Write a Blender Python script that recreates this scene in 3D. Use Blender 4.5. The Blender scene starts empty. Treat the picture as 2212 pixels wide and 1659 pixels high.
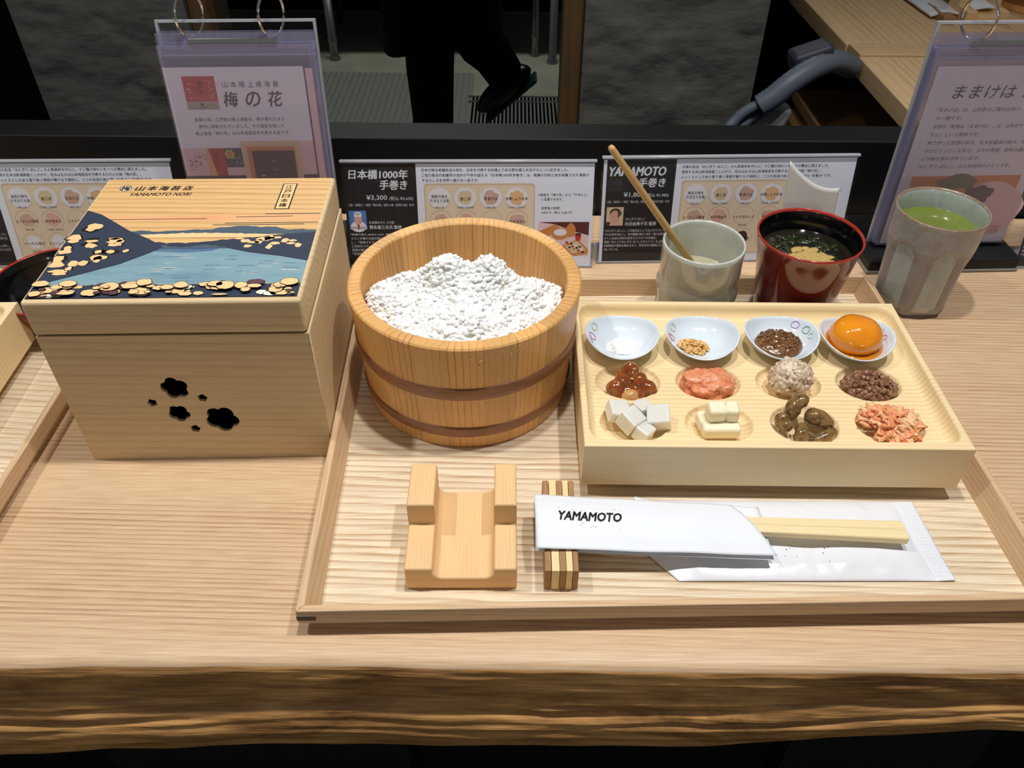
import bpy, bmesh, math, random
from mathutils import Vector, Matrix, noise
import numpy as np
PI = math.pi
random.seed(7)
S = bpy.context.scene
COL = S.collection

# ---------------------------------------------------------------- camera, world, lights, exposure
def setup():
    cd = bpy.data.cameras.new('camera'); cam = bpy.data.objects.new('camera', cd); COL.objects.link(cam)
    cd.sensor_width = 36.0; cd.lens = 36.0 * 1762.6 / 2212; cd.clip_start = .01; cd.clip_end = 50
    cam.matrix_world = Matrix.Translation((0, 0, .437)) @ Matrix.Rotation(PI/2 - .72368, 4, 'X') @ Matrix.Rotation(.00751, 4, 'Z')
    S.camera = cam
    w = bpy.data.worlds.new('world'); S.world = w; w.use_nodes = True
    b = w.node_tree.nodes['Background']; b.inputs[0].default_value = (.93, .97, 1, 1); b.inputs[1].default_value = .115
    for i, (x, y, z, e) in enumerate(((-.72, .45, 1.45, 31), (.03, .45, 1.45, 34), (.44, .45, 1.45, 33))):
        l = bpy.data.lights.new('ceiling_spot', 'SPOT'); l.energy = e; l.shadow_soft_size = .028
        l.spot_size = math.radians(112); l.spot_blend = .85; l.color = (1, .972, .93)
        o = bpy.data.objects.new('ceiling_spot', l); COL.objects.link(o); o.location = (x, y, z)
        o.rotation_euler = (-.16, 0, 0)
    for x in (-.9, .9):
        l = bpy.data.lights.new('front_fill', 'POINT'); l.energy = 7; l.shadow_soft_size = .15; l.color = (1, .95, .88)  # unseen fill lights behind the camera, added to brighten the front faces
        o = bpy.data.objects.new('front_fill', l); COL.objects.link(o); o.location = (x, -1.9, .62)
    l = bpy.data.lights.new('corridor_fill', 'AREA'); l.energy = 26; l.shape = 'RECTANGLE'; l.size = 1.6; l.size_y = .3; l.color = (1, .97, .9)  # added area light that brightens the pavement outside, no fitting seen
    o = bpy.data.objects.new('corridor_fill', l); COL.objects.link(o); o.location = (-.2, 2.9, 1.55)
    v = S.view_settings; v.view_transform = 'Standard'; v.look = 'None'; v.exposure = 0.0; v.gamma = 1; v.use_curve_mapping = False
setup()

# ---------------------------------------------------------------- materials
def L(c):
    f = lambda u: u/12.92 if u <= .04045 else ((u+.055)/1.055)**2.4
    return tuple(f(x/255) for x in c[:3]) + (1,)
def nt(name):
    m = bpy.data.materials.new(name); m.use_nodes = True
    t = m.node_tree; b = t.nodes['Principled BSDF']
    return m, t, b
def N(t, kind, **kw):
    n = t.nodes.new('ShaderNode' + kind)
    for k, v in kw.items():
        if k.startswith('i_'): n.inputs[k[2:].replace('_', ' ')].default_value = v
        else: setattr(n, k, v)
    return n
def ramp(t, stops, interp='LINEAR'):
    r = N(t, 'ValToRGB'); e = r.color_ramp; e.interpolation = interp
    while len(e.elements) < len(stops): e.elements.new(.5)
    for el, (p, c) in zip(e.elements, stops): el.position = p; el.color = c
    return r
def plain(name, c, rough=.5, metal=0, spec=.5, coat=0, sss=0, ssr=.004, trans=0, emit=0):
    m, t, b = nt(name)
    b.inputs['Base Color'].default_value = L(c); b.inputs['Roughness'].default_value = rough
    b.inputs['Metallic'].default_value = metal; b.inputs['Specular IOR Level'].default_value = spec
    b.inputs['Coat Weight'].default_value = coat; b.inputs['Coat Roughness'].default_value = .06
    if sss:
        b.inputs['Subsurface Weight'].default_value = sss; b.inputs['Subsurface Radius'].default_value = (1, .8, .6); b.inputs['Subsurface Scale'].default_value = ssr
    if trans: b.inputs['Transmission Weight'].default_value = trans
    return m
def mottle(name, cols, scale=200, rough=.5, bump=.2, bscale=None, detail=4, coat=0, spec=.5, sss=0, stretch=(1, 1, 1), dist=0, ssr=.004, bdist=.001):
    m, t, b = nt(name)
    tc = N(t, 'TexCoord'); mp = N(t, 'Mapping'); mp.inputs['Scale'].default_value = stretch
    n = N(t, 'TexNoise', i_Scale=scale, i_Detail=detail, i_Roughness=.6, i_Distortion=dist)
    t.links.new(tc.outputs['Object'], mp.inputs[0]); t.links.new(mp.outputs[0], n.inputs[0])
    k = len(cols); r = ramp(t, [(.28 + .44*i/max(1, k-1), L(c)) for i, c in enumerate(cols)])
    t.links.new(n.outputs[0], r.inputs[0]); t.links.new(r.outputs[0], b.inputs['Base Color'])
    b.inputs['Roughness'].default_value = rough; b.inputs['Coat Weight'].default_value = coat; b.inputs['Coat Roughness'].default_value = .08
    b.inputs['Specular IOR Level'].default_value = spec
    if sss:
        b.inputs['Subsurface Weight'].default_value = sss; b.inputs['Subsurface Radius'].default_value = (1, .75, .55); b.inputs['Subsurface Scale'].default_value = ssr
    if bump:
        n2 = N(t, 'TexNoise', i_Scale=bscale or scale*2, i_Detail=6); bp = N(t, 'Bump', i_Strength=bump, i_Distance=bdist)
        t.links.new(mp.outputs[0], n2.inputs[0]); t.links.new(n2.outputs[0], bp.inputs['Height']); t.links.new(bp.outputs[0], b.inputs['Normal'])
    return m
def wood(name, light, dark, grain='x', period=.006, dist=6, dfreq=40, stretch=.06, line=.75, fine=.2, rough=.5, bump=.08, rnd=0, spec=.35, var=.35, coat=0, sharp=.86, lo=.45, direction='DIAGONAL'):
    m, t, b = nt(name)
    tc = N(t, 'TexCoord'); src = tc.outputs['Object']
    if rnd:
        oi = N(t, 'ObjectInfo'); sc = N(t, 'VectorMath', operation='SCALE'); sc.inputs[0].default_value = (.31, .23, .17)
        t.links.new(oi.outputs['Random'], sc.inputs['Scale']); ad = N(t, 'VectorMath', operation='ADD')
        t.links.new(src, ad.inputs[0]); t.links.new(sc.outputs[0], ad.inputs[1]); src = ad.outputs[0]
    ax = {'x': 0, 'y': 1, 'z': 2}[grain]
    s1 = [1, 1, 1]; s1[ax] = stretch
    s2 = [1, 1, 1]; s2[ax] = .03
    mp = N(t, 'Mapping'); mp.inputs['Scale'].default_value = s1; t.links.new(src, mp.inputs[0])
    mf = N(t, 'Mapping'); mf.inputs['Scale'].default_value = s2; t.links.new(src, mf.inputs[0])
    ws = (.6283 if direction == 'DIAGONAL' else .31416)/period
    w = N(t, 'TexWave', wave_type='BANDS', bands_direction=direction, wave_profile='SAW')
    w.inputs['Scale'].default_value = ws; w.inputs['Distortion'].default_value = dist; w.inputs['Detail'].default_value = 3
    w.inputs['Detail Scale'].default_value = dfreq/ws; w.inputs['Detail Roughness'].default_value = .55
    t.links.new(mp.outputs[0], w.inputs[0])
    r = ramp(t, [(0, (0, 0, 0, 1)), (lo, (.12, .12, .12, 1)), (sharp, (1, 1, 1, 1)), (1, (0, 0, 0, 1))])
    t.links.new(w.outputs[0], r.inputs[0])
    nv = N(t, 'TexNoise', i_Scale=22, i_Detail=3); t.links.new(mp.outputs[0], nv.inputs[0])
    rv = ramp(t, [(.3, (1-var*2.4 if var < .41 else .02,)*3 + (1,)), (.68, (1, 1, 1, 1))]); t.links.new(nv.outputs[0], rv.inputs[0])
    mu = N(t, 'Math', operation='MULTIPLY'); t.links.new(r.outputs[0], mu.inputs[0]); t.links.new(rv.outputs[0], mu.inputs[1])
    m2 = N(t, 'Math', operation='MULTIPLY'); m2.inputs[1].default_value = line; t.links.new(mu.outputs[0], m2.inputs[0])
    nf = N(t, 'TexNoise', i_Scale=1100, i_Detail=3); t.links.new(mf.outputs[0], nf.inputs[0])
    rf = ramp(t, [(.35, (0, 0, 0, 1)), (.7, (1, 1, 1, 1))]); t.links.new(nf.outputs[0], rf.inputs[0])
    m3 = N(t, 'Math', operation='MULTIPLY_ADD'); m3.inputs[1].default_value = fine
    t.links.new(rf.outputs[0], m3.inputs[0]); t.links.new(m2.outputs[0], m3.inputs[2]); m3.use_clamp = True
    mx = N(t, 'MixRGB'); mx.inputs[1].default_value = L(light); mx.inputs[2].default_value = L(dark)
    t.links.new(m3.outputs[0], mx.inputs[0])
    out = mx.outputs[0]
    if rnd:
        hv = N(t, 'HueSaturation'); mr = N(t, 'MapRange'); mr.inputs['To Min'].default_value = 1-rnd; mr.inputs['To Max'].default_value = 1+rnd
        t.links.new(oi.outputs['Random'], mr.inputs['Value']); t.links.new(mr.outputs[0], hv.inputs['Value']); t.links.new(out, hv.inputs['Color']); out = hv.outputs[0]
    t.links.new(out, b.inputs['Base Color'])
    b.inputs['Roughness'].default_value = rough; b.inputs['Specular IOR Level'].default_value = spec
    b.inputs['Coat Weight'].default_value = coat; b.inputs['Coat Roughness'].default_value = .15
    if bump:
        bp = N(t, 'Bump', i_Strength=bump, i_Distance=.0004); bp.invert = True
        t.links.new(m3.outputs[0], bp.inputs['Height']); t.links.new(bp.outputs[0], b.inputs['Normal'])
    return m
def clear(name, tint=(255, 255, 255), ior=1.45, rough=.02, haze=0, hazec=(220, 225, 240)):
    m = bpy.data.materials.new(name); m.use_nodes = True; t = m.node_tree; t.nodes.clear()
    out = N(t, 'OutputMaterial'); fr = N(t, 'Fresnel'); ge = N(t, 'NewGeometry'); mr = N(t, 'MapRange'); mr.inputs['To Min'].default_value = ior; mr.inputs['To Max'].default_value = 1/ior; t.links.new(ge.outputs['Backfacing'], mr.inputs['Value']); t.links.new(mr.outputs[0], fr.inputs[0]); tr = N(t, 'BsdfTransparent'); gl = N(t, 'BsdfGlossy', i_Roughness=rough)
    tr.inputs[0].default_value = L(tint); mx = N(t, 'MixShader')
    t.links.new(fr.outputs[0], mx.inputs[0]); t.links.new(gl.outputs[0], mx.inputs[2])
    if haze:
        df = N(t, 'BsdfDiffuse'); df.inputs[0].default_value = L(hazec); m2 = N(t, 'MixShader'); m2.inputs[0].default_value = haze
        t.links.new(tr.outputs[0], m2.inputs[1]); t.links.new(df.outputs[0], m2.inputs[2]); t.links.new(m2.outputs[0], mx.inputs[1])
    else: t.links.new(tr.outputs[0], mx.inputs[1])
    t.links.new(mx.outputs[0], out.inputs[0])
    return m
M = {}
M['oak'] = wood('counter_oak', (224, 194, 158), (166, 124, 88), 'x', .0042, 7, 60, .022, .75, .42, .42, .1, var=.42)
M['ash'] = wood('tray_ash', (240, 226, 200), (178, 142, 98), 'x', .0060, 7, 70, .06, .82, .38, .5, .14, var=.3)
M['rail_x'] = wood('tray_rail_lengthwise', (222, 190, 152), (170, 130, 92), 'x', .004, 3, 60, .04, .55, .3, .5)
M['rail_y'] = wood('tray_rail_crosswise', (222, 190, 152), (170, 130, 92), 'y', .004, 3, 60, .04, .55, .3, .5)
M['maple'] = wood('pale_plate_wood', (246, 222, 176), (204, 164, 106), 'x', .0042, 2.5, 30, .03, .42, .14, .5, .03, var=.4, sharp=.92, direction='Y')
M['pau_x'] = wood('paulownia_lengthwise', (224, 200, 158), (182, 148, 102), 'x', .007, 8, 45, .03, .5, .25, .55, .06)
M['pau_y'] = wood('paulownia_crosswise', (228, 206, 164), (188, 156, 110), 'y', .007, 8, 45, .03, .4, .25, .55, .06)
M['stave'] = wood('bucket_cedar', (228, 176, 108), (168, 108, 54), 'z', .0048, 9, 42, .012, 1.0, .16, .42, .06, rnd=.15, var=.36, direction='X', spec=.5, coat=.15, lo=.74, sharp=.93)
M['beech'] = wood('holder_beech', (240, 202, 150), (214, 168, 112), 'y', .0024, 4, 60, .03, .32, .22, .55, .04)
M['hoop'] = mottle('copper_hoop', [(126, 80, 50), (158, 104, 68)], 40, .38, .05, stretch=(1, 1, 6), spec=.6)
M['bam_d'] = wood('dark_bamboo', (178, 138, 96), (128, 92, 60), 'y', .0016, 2, 80, .02, .5, .4, .55)
M['bam_l'] = wood('light_bamboo', (240, 222, 170), (214, 190, 132), 'y', .0018, 2, 80, .02, .35, .3, .55)
M['bam_s'] = wood('bamboo_stick', (214, 178, 118), (160, 118, 66), 'z', .0014, 2, 60, .01, .6, .4, .45)
M['chop'] = wood('chopstick_wood', (244, 226, 180), (216, 188, 134), 'x', .0026, 2, 50, .015, .4, .15, .55)
M['bark'] = None
M['black'] = plain('black_paint', (24, 24, 25), .5, spec=.3)
M['partition'] = plain('partition_black', (20, 21, 23), .5, spec=.25)
M['void'] = plain('cloth_and_shade_black', (7, 7, 9), .9, spec=.1)  # black cloth, also surfaces painted black to stand in for deep shade
M['dgrey'] = plain('dark_grey_laminate', (34, 34, 36), .6, spec=.3)
M['plaster'] = mottle('grey_plaster', [(100, 100, 96), (108, 107, 103)], 9, .9, .55, bscale=34, detail=8, spec=.15, stretch=(.62, 1, 1.3), bdist=.008)
M['frame'] = wood('window_frame_wood', (112, 86, 56), (82, 60, 36), 'z', .02, 3, 20, .04, .5, .3, .5)
M['pave'] = mottle('pavement', [(150, 147, 134), (176, 172, 156)], 5, .8, .3, bscale=60)
M['ribbed'] = plain('ribbed_plate', (140, 140, 136), .55, spec=.5)
M['metal'] = plain('grey_metal', (150, 150, 150), .35, metal=.8)
M['chrome'] = plain('chrome', (225, 222, 218), .08, metal=1)
M['acry'] = clear('clear_acrylic', (252, 253, 255), 1.26)
M['edge'] = clear('acrylic_edge', (214, 218, 226), 1.5, .08, .45, (232, 236, 244))
M['sleeve'] = clear('vinyl_sleeve', (240, 238, 246), 1.3, .12, .17, (190, 190, 216))
M['front_sleeve'] = clear('front_vinyl_sleeve', (247, 243, 246), 1.3, .1, .10, (206, 200, 212))
M['sleeve_edge'] = clear('vinyl_sleeve_edge', (196, 198, 226), 1.45, .1, .4, (196, 200, 236))
M['glass'] = clear('window_glass', (225, 230, 228))
M['paper'] = plain('paper_white', (238, 243, 254), .6, spec=.3)
M['sleevepaper'] = plain('envelope_paper', (236, 241, 250), .55, spec=.3)
M['plastic'] = plain('white_film', (235, 239, 248), .22, spec=.6, coat=.3)
M['receipt'] = plain('receipt_paper', (226, 224, 220), .7, spec=.2)
M['ink'] = plain('ink_black', (30, 28, 28), .6, spec=.2)
M['inkgrey'] = plain('ink_grey', (84, 82, 84), .6, spec=.2)
M['faint'] = plain('ink_faint', (178, 166, 160), .6, spec=.2)
M['cardblack'] = plain('card_black', (40, 40, 43), .5, spec=.3)
M['inkwhite'] = plain('ink_white', (232, 234, 240), .6, spec=.2)
M['bluegrey'] = plain('celadon_white', (224, 236, 247), .12, spec=.55, coat=.5)
M['yunomi'] = mottle('celadon_glaze', [(160, 154, 138), (186, 182, 166)], 30, .16, .12, bscale=60, coat=.6, stretch=(1, 1, 2.2))
M['yunomi_in'] = mottle('celadon_glaze_pale', [(196, 200, 190), (210, 212, 202)], 60, .2, 0, coat=.4)
M['lacq'] = plain('red_lacquer', (104, 18, 14), .14, spec=.5, coat=.6)
M['lacq_rim'] = plain('red_lacquer_rim', (168, 48, 34), .2, spec=.5, coat=.5)
M['lacq_in'] = plain('black_lacquer', (10, 10, 12), .14, spec=.5, coat=.5)
M['teaglaze'] = mottle('grey_ash_glaze', [(150, 144, 140), (158, 153, 149), (154, 146, 138)], 30, .34, .03, bscale=300, coat=.15, stretch=(1, 1, .6))
M['tearim'] = mottle('grey_ash_glaze_rim', [(152, 146, 138), (170, 170, 166), (156, 148, 140)], 60, .3, .03, coat=.2)
M['tea_in'] = mottle('grey_ash_glaze_inside', [(160, 170, 170), (182, 190, 184), (166, 176, 178)], 90, .2, 0, coat=.5, stretch=(1, 1, .3))
M['rice'] = plain('cooked_rice', (245, 247, 247), .3, spec=.5, coat=.1)
M['ricebed'] = plain('cooked_rice_bed', (250, 248, 230), .5, spec=.4)

# ---------------------------------------------------------------- mesh building
class MB:
    def __init__(s): s.v = []; s.f = []; s.m = []; s.sm = []
    def add(s, vs, fs, mat=0, smooth=False):
        o = len(s.v); s.v += [tuple(p) for p in vs]; s.f += [tuple(i+o for i in f) for f in fs]
        s.m += [mat]*len(fs); s.sm += [smooth]*len(fs); return s
    def box(s, x0, x1, y0, y1, z0, z1, mat=0):
        return s.add([(x, y, z) for z in (z0, z1) for y in (y0, y1) for x in (x0, x1)],
                     [(0, 2, 3, 1), (4, 5, 7, 6), (0, 1, 5, 4), (2, 6, 7, 3), (0, 4, 6, 2), (1, 3, 7, 5)], mat)
    def obox(s, c, size, rot, mat=0):
        R = rot.to_matrix() if hasattr(rot, 'to_matrix') else rot
        h = [a/2 for a in size]
        vs = [Vector(c) + R @ Vector((x*h[0], y*h[1], z*h[2])) for z in (-1, 1) for y in (-1, 1) for x in (-1, 1)]
        return s.add(vs, [(0, 2, 3, 1), (4, 5, 7, 6), (0, 1, 5, 4), (2, 6, 7, 3), (0, 4, 6, 2), (1, 3, 7, 5)], mat)
    def prism(s, poly, a, b, ax='z', mat=0, smooth=False):
        n = len(poly)
        def P(u, v, w): return {'z': (u, v, w), 'y': (u, w, v), 'x': (w, u, v)}[ax]
        vs = [P(u, v, a) for u, v in poly] + [P(u, v, b) for u, v in poly]
        fs = [tuple(range(n-1, -1, -1)), tuple(range(n, 2*n))] + [(i, (i+1) % n, n+(i+1) % n, n+i) for i in range(n)]
        return s.add(vs, fs, mat, smooth)
    def lathe(s, prof, n=64, c=(0, 0), mats=0, smooth=True, fn=None, caps=True):
        vs = []; fs = []; k = len(prof)
        for i in range(n):
            t = 2*PI*i/n
            for j, (r, z) in enumerate(prof):
                rr, zz = (r, z) if fn is None else fn(r, z, t, j)
                vs.append((c[0]+rr*math.cos(t), c[1]+rr*math.sin(t), zz))
        for j in range(k-1):
            fs2 = [(i*k+j, ((i+1) % n)*k+j, ((i+1) % n)*k+j+1, i*k+j+1) for i in range(n)]
            mt = mats[j] if isinstance(mats, (list, tuple)) else mats
            s.f_off(vs if j == 0 else None, fs2, mt, smooth)
        if caps:
            for j in (0, k-1):
                idx = [i*k+j for i in range(n)]
                mt = mats[min(j, k-2)] if isinstance(mats, (list, tuple)) else mats
                s.f_off(None, [tuple(idx if j else idx[::-1])], mt, False)
        return s
    def f_off(s, vs, fs, mat, smooth):
        if vs is not None: s._o = len(s.v); s.v += [tuple(p) for p in vs]
        s.f += [tuple(i+s._o for i in f) for f in fs]; s.m += [mat]*len(fs); s.sm += [smooth]*len(fs)
    def tube(s, pts, rad, n=10, mat=0, closed=False, flat=1.0):
        pts = [Vector(p) for p in pts]; k = len(pts); vs = []; fs = []
        up = Vector((.13, .21, 1)).normalized()
        for i, p in enumerate(pts):
            d = (pts[(i+1) % k] - pts[i-1]) if closed else (pts[min(i+1, k-1)] - pts[max(i-1, 0)])
            d.normalize(); a = d.cross(up)
            if a.length < 1e-4: a = d.cross(Vector((1, 0, 0)))
            a.normalize(); b = a.cross(d)
            r = rad[i] if isinstance(rad, (list, tuple)) else rad
            vs += [p + a*r*math.cos(2*PI*j/n) + b*r*flat*math.sin(2*PI*j/n) for j in range(n)]
        for i in range(k if closed else k-1):
            q = (i+1) % k
            fs += [(i*n+j, i*n+(j+1) % n, q*n+(j+1) % n, q*n+j) for j in range(n)]
        if not closed: fs += [tuple(range(n-1, -1, -1)), tuple(range((k-1)*n, k*n))]
        return s.add(vs, fs, mat, True)
    def grid(s, fn, nu, nv, mat=0, smooth=True):
        vs = [fn(i/nu, j/nv) for j in range(nv+1) for i in range(nu+1)]
        fs = [(j*(nu+1)+i, j*(nu+1)+i+1, (j+1)*(nu+1)+i+1, (j+1)*(nu+1)+i) for j in range(nv) for i in range(nu)]
        return s.add(vs, fs, mat, smooth)
    def obj(s, name, mats, parent=None, loc=(0, 0, 0), rot=(0, 0, 0), bevel=0, seg=2, ang=35, solid=0):
        me = bpy.data.meshes.new(name); me.from_pydata(s.v, [], s.f)
        if not isinstance(mats, (list, tuple)): mats = [mats]
        for m in mats: me.materials.append(M[m] if isinstance(m, str) else m)
        me.polygons.foreach_set('material_index', s.m); me.polygons.foreach_set('use_smooth', s.sm); me.update()
        o = bpy.data.objects.new(name, me); COL.objects.link(o); o.location = loc; o.rotation_euler = rot
        if parent: o.parent = parent
        if solid:
            md = o.modifiers.new('s', 'SOLIDIFY'); md.thickness = solid; md.offset = -1
        if bevel:
            md = o.modifiers.new('b', 'BEVEL'); md.width = bevel; md.segments = seg; md.limit_method = 'ANGLE'; md.angle_limit = math.radians(ang); md.harden_normals = False
            if seg > 1:
                me.polygons.foreach_set('use_smooth', [True]*len(me.polygons))
                md2 = o.modifiers.new('w', 'WEIGHTED_NORMAL')
        return o
def tag(o, label=None, cat=None, group=None, kind=None):
    if label: o['label'] = label
    if cat: o['category'] = cat
    if group: o['group'] = group
    if kind: o['kind'] = kind
    return o
def thing(name, label, cat, loc=(0, 0, 0), rz=0, group=None):
    o = bpy.data.objects.new(name, None); COL.objects.link(o); o.location = loc; o.rotation_euler = (0, 0, rz); o.empty_display_size = .02
    return tag(o, label, cat, group)
def copy_tree(o, parent=None):
    c = o.copy(); COL.objects.link(c)
    if parent: c.parent = parent
    for ch in list(o.children): copy_tree(ch, c)
    return c
def struct(o): o['kind'] = 'structure'; return o
def ico(sub=2):
    bm = bmesh.new(); bmesh.ops.create_icosphere(bm, subdivisions=sub, radius=1)
    v = [tuple(x.co) for x in bm.verts]; f = [tuple(y.index for y in x.verts) for x in bm.faces]; bm.free(); return v, f
ICO = {k: ico(k) for k in (1, 2, 3, 4, 5)}
def blob(mb, c, r, rot=None, amp=.2, freq=3, seed=0, sub=3, mat=0, amp2=0, freq2=9):
    v, f = ICO[sub]; c = Vector(c); R = rot.to_matrix() if rot else Matrix.Identity(3)
    out = []
    for p in v:
        p = Vector(p); q = p*freq + Vector((seed*3.1, seed*1.7, seed*.9))
        k = 1 + amp*noise.noise(q) + (amp2*noise.noise(p*freq2 + Vector((seed, 5, 1))) if amp2 else 0)
        out.append(c + R @ Vector((p.x*r[0]*k, p.y*r[1]*k, p.z*r[2]*k)))
    mb.add(out, f, mat, True)
from mathutils import Euler
def reul(): return Euler((random.uniform(0, 6.28), random.uniform(0, 6.28), random.uniform(0, 6.28)))

# text ------------------------------------------------------------
_tc = {}
def glyphs(s, bold=0.0, shear=0.0):
    key = (s, bold, shear)
    if key in _tc: return _tc[key]
    cu = bpy.data.curves.new('t', 'FONT'); cu.body = s; cu.size = 1; cu.offset = bold; cu.shear = shear; cu.resolution_u = 2
    o = bpy.data.objects.new('t', cu); COL.objects.link(o)
    dg = bpy.context.evaluated_depsgraph_get(); me = bpy.data.meshes.new_from_object(o.evaluated_get(dg))
    v = [(p.co.x, p.co.y) for p in me.vertices]; f = [tuple(p.vertices) for p in me.polygons]
    bpy.data.objects.remove(o); bpy.data.curves.remove(cu); bpy.data.meshes.remove(me)
    _tc[key] = (v, f); return v, f
class Sheet(MB):
    """flat print in millimetres; plane 'xz' (upright) or 'xy' (lying); layers keep colours apart"""
    def __init__(s, plane='xz', step=.00006): super().__init__(); s.pl = plane; s.st = step
    def P(s, u, v, k):
        u, v = u/1000, v/1000
        return (u, -k*s.st, v) if s.pl == 'xz' else (u, v, k*s.st)
    def poly(s, pts, mat, k=1): s.add([s.P(u, v, k) for u, v in pts], [tuple(range(len(pts)))], mat)
    def rect(s, u0, v0, u1, v1, mat, k=1): s.poly([(u0, v0), (u1, v0), (u1, v1), (u0, v1)], mat, k)
    def disc(s, u, v, a, b, mat, k=1, n=28, wob=0, seed=0):
        s.poly([(u + a*math.cos(2*PI*i/n)*(1+wob*noise.noise((math.cos(2*PI*i/n)*1.7, math.sin(2*PI*i/n)*1.7, seed))), v + b*math.sin(2*PI*i/n)*(1+wob*noise.noise((math.cos(2*PI*i/n)*1.7, math.sin(2*PI*i/n)*1.7, seed)))) for i in range(n)], mat, k)
    def ring(s, u, v, a, b, w, mat, k=1, n=32):
        pts = []
        for i in range(n):
            t = 2*PI*i/n
            pts += [(u+a*math.cos(t), v+b*math.sin(t)), (u+(a-w)*math.cos(t), v+(b-w)*math.sin(t))]
        s.add([s.P(x, y, k) for x, y in pts], [(2*i, 2*((i+1) % n), 2*((i+1) % n)+1, 2*i+1) for i in range(n)], mat)
    def line(s, pts, w, mat, k=1):
        for (a, b), (c, d) in zip(pts, pts[1:]):
            dx, dy = c-a, d-b; l = math.hypot(dx, dy) or 1; nx, ny = -dy/l*w/2, dx/l*w/2
            s.poly([(a+nx, b+ny), (c+nx, d+ny), (c-nx, d-ny), (a-nx, b-ny)], mat, k)
    def rrect(s, u0, v0, u1, v1, r, mat, k=1):
        pts = []
        for cx, cy, a in ((u1-r, v1-r, 0), (u0+r, v1-r, PI/2), (u0+r, v0+r, PI), (u1-r, v0+r, 1.5*PI)):
            pts += [(cx+r*math.cos(a+i*PI/12), cy+r*math.sin(a+i*PI/12)) for i in range(7)]
        s.poly(pts, mat, k)
    def text(s, t, u, v, w, h, mat, k=2, bold=0, shear=0, rot=0):
        """fit into width w (mm) and height h from baseline v; w None keeps the aspect"""
        gv, gf = glyphs(t, 0.0, shear)
        if not gv: return
        x0 = min(p[0] for p in gv); x1 = max(p[0] for p in gv); y0 = min(p[1] for p in gv); y1 = max(p[1] for p in gv)
        sy = h/(y1-y0); sx = (w/(x1-x0)) if w else sy
        c, n = math.cos(rot), math.sin(rot)
        bd = abs(bold)*sy if bold > 0 else 0
        for q, (ox, oy) in enumerate(((0, 0),) if not bd else ((0, 0), (bd, 0), (-bd, 0), (0, bd*.7), (0, -bd*.7), (bd*.7, bd*.5), (-bd*.7, -bd*.5))):
            pts = []
            for x, y in gv:
                a, b = (x-x0)*sx+ox, (y-y0)*sy+oy
                pts.append(s.P(u+c*a-n*b, v+n*a+c*b, k+q*.12))
            s.add(pts, gf, mat)

# ---------------------------------------------------------------- room shell
FZ = -.78
def room():
    struct(MB().box(-2.2, 2.2, -1.2, 1.3, FZ-.05, FZ).obj('floor', 'void'))  # black colour stands in for the dark behind the partition
    mb = MB()
    struct(MB().box(-2.6, 2.6, 1.3, 5.2, FZ-.05, FZ).obj('floor', 'pave'))
    for x0, x1 in ((-.768, -.5), (.107, .384)):
        def face(u, v, x0=x0, x1=x1):
            x = x0+(x1-x0)*u; z = FZ+v*2.6
            k = min(1, 30*min(u, 1-u))
            d = .009*noise.fractal((x*8, z*15, 3.1), 1.0, 2.2, 6)
            return (x, 1.3+k*max(-.012, min(.012, d)), z)
        m = MB().grid(face, 70, 420, 0)
        m.add([(x0, 1.3, FZ), (x0, 1.3, FZ+2.6), (x0, 1.5, FZ+2.6), (x0, 1.5, FZ)], [(0, 1, 2, 3)])
        m.add([(x1, 1.3, FZ), (x1, 1.3, FZ+2.6), (x1, 1.5, FZ+2.6), (x1, 1.5, FZ)], [(0, 3, 2, 1)])
        struct(m.obj('wall_back', 'plaster'))
    w = MB().box(-.5, -.47, 1.31, 1.38, FZ, 1.8).obj('window_1', 'frame', bevel=.003); struct(w)
    MB().box(.075, .107, 1.31, 1.38, FZ, 1.8).obj('window_jamb', 'frame', w, bevel=.003)
    MB().box(-.47, .075, 1.31, 1.38, FZ, FZ+.02).obj('window_sill', 'frame', w)
    MB().box(-.47, .075, 1.345, 1.35, FZ+.02, 1.8).obj('pane', 'glass', w)
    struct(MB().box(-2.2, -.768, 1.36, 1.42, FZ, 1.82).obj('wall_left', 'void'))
    struct(MB().box(.384, 2.2, 2.5, 2.56, FZ, 1.0).obj('wall_right', 'void'))  # right walls painted black in place of the shade in the dark gap
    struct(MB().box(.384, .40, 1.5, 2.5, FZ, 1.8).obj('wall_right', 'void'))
    # low black partition behind the counter
    struct(MB().box(-1.6, 1.25, .768, .806, FZ, .083).obj('trim_1', 'partition', bevel=.002))
    struct(MB().box(-1.6, 1.25, .42, .44, FZ, -.13).obj('trim_2', 'black'))
    p = MB().box(-.44, -.11, .40, .417, FZ, -.14).obj('leg_panel', 'dgrey'); tag(p, 'dark grey panel under the counter, left of the two', 'panel', 'panels under the counter')
    p = MB().box(.30, .51, .40, .417, FZ, -.14).obj('leg_panel', 'dgrey'); tag(p, 'dark grey panel under the counter, right of the two', 'panel', 'panels under the counter')
room()

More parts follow.
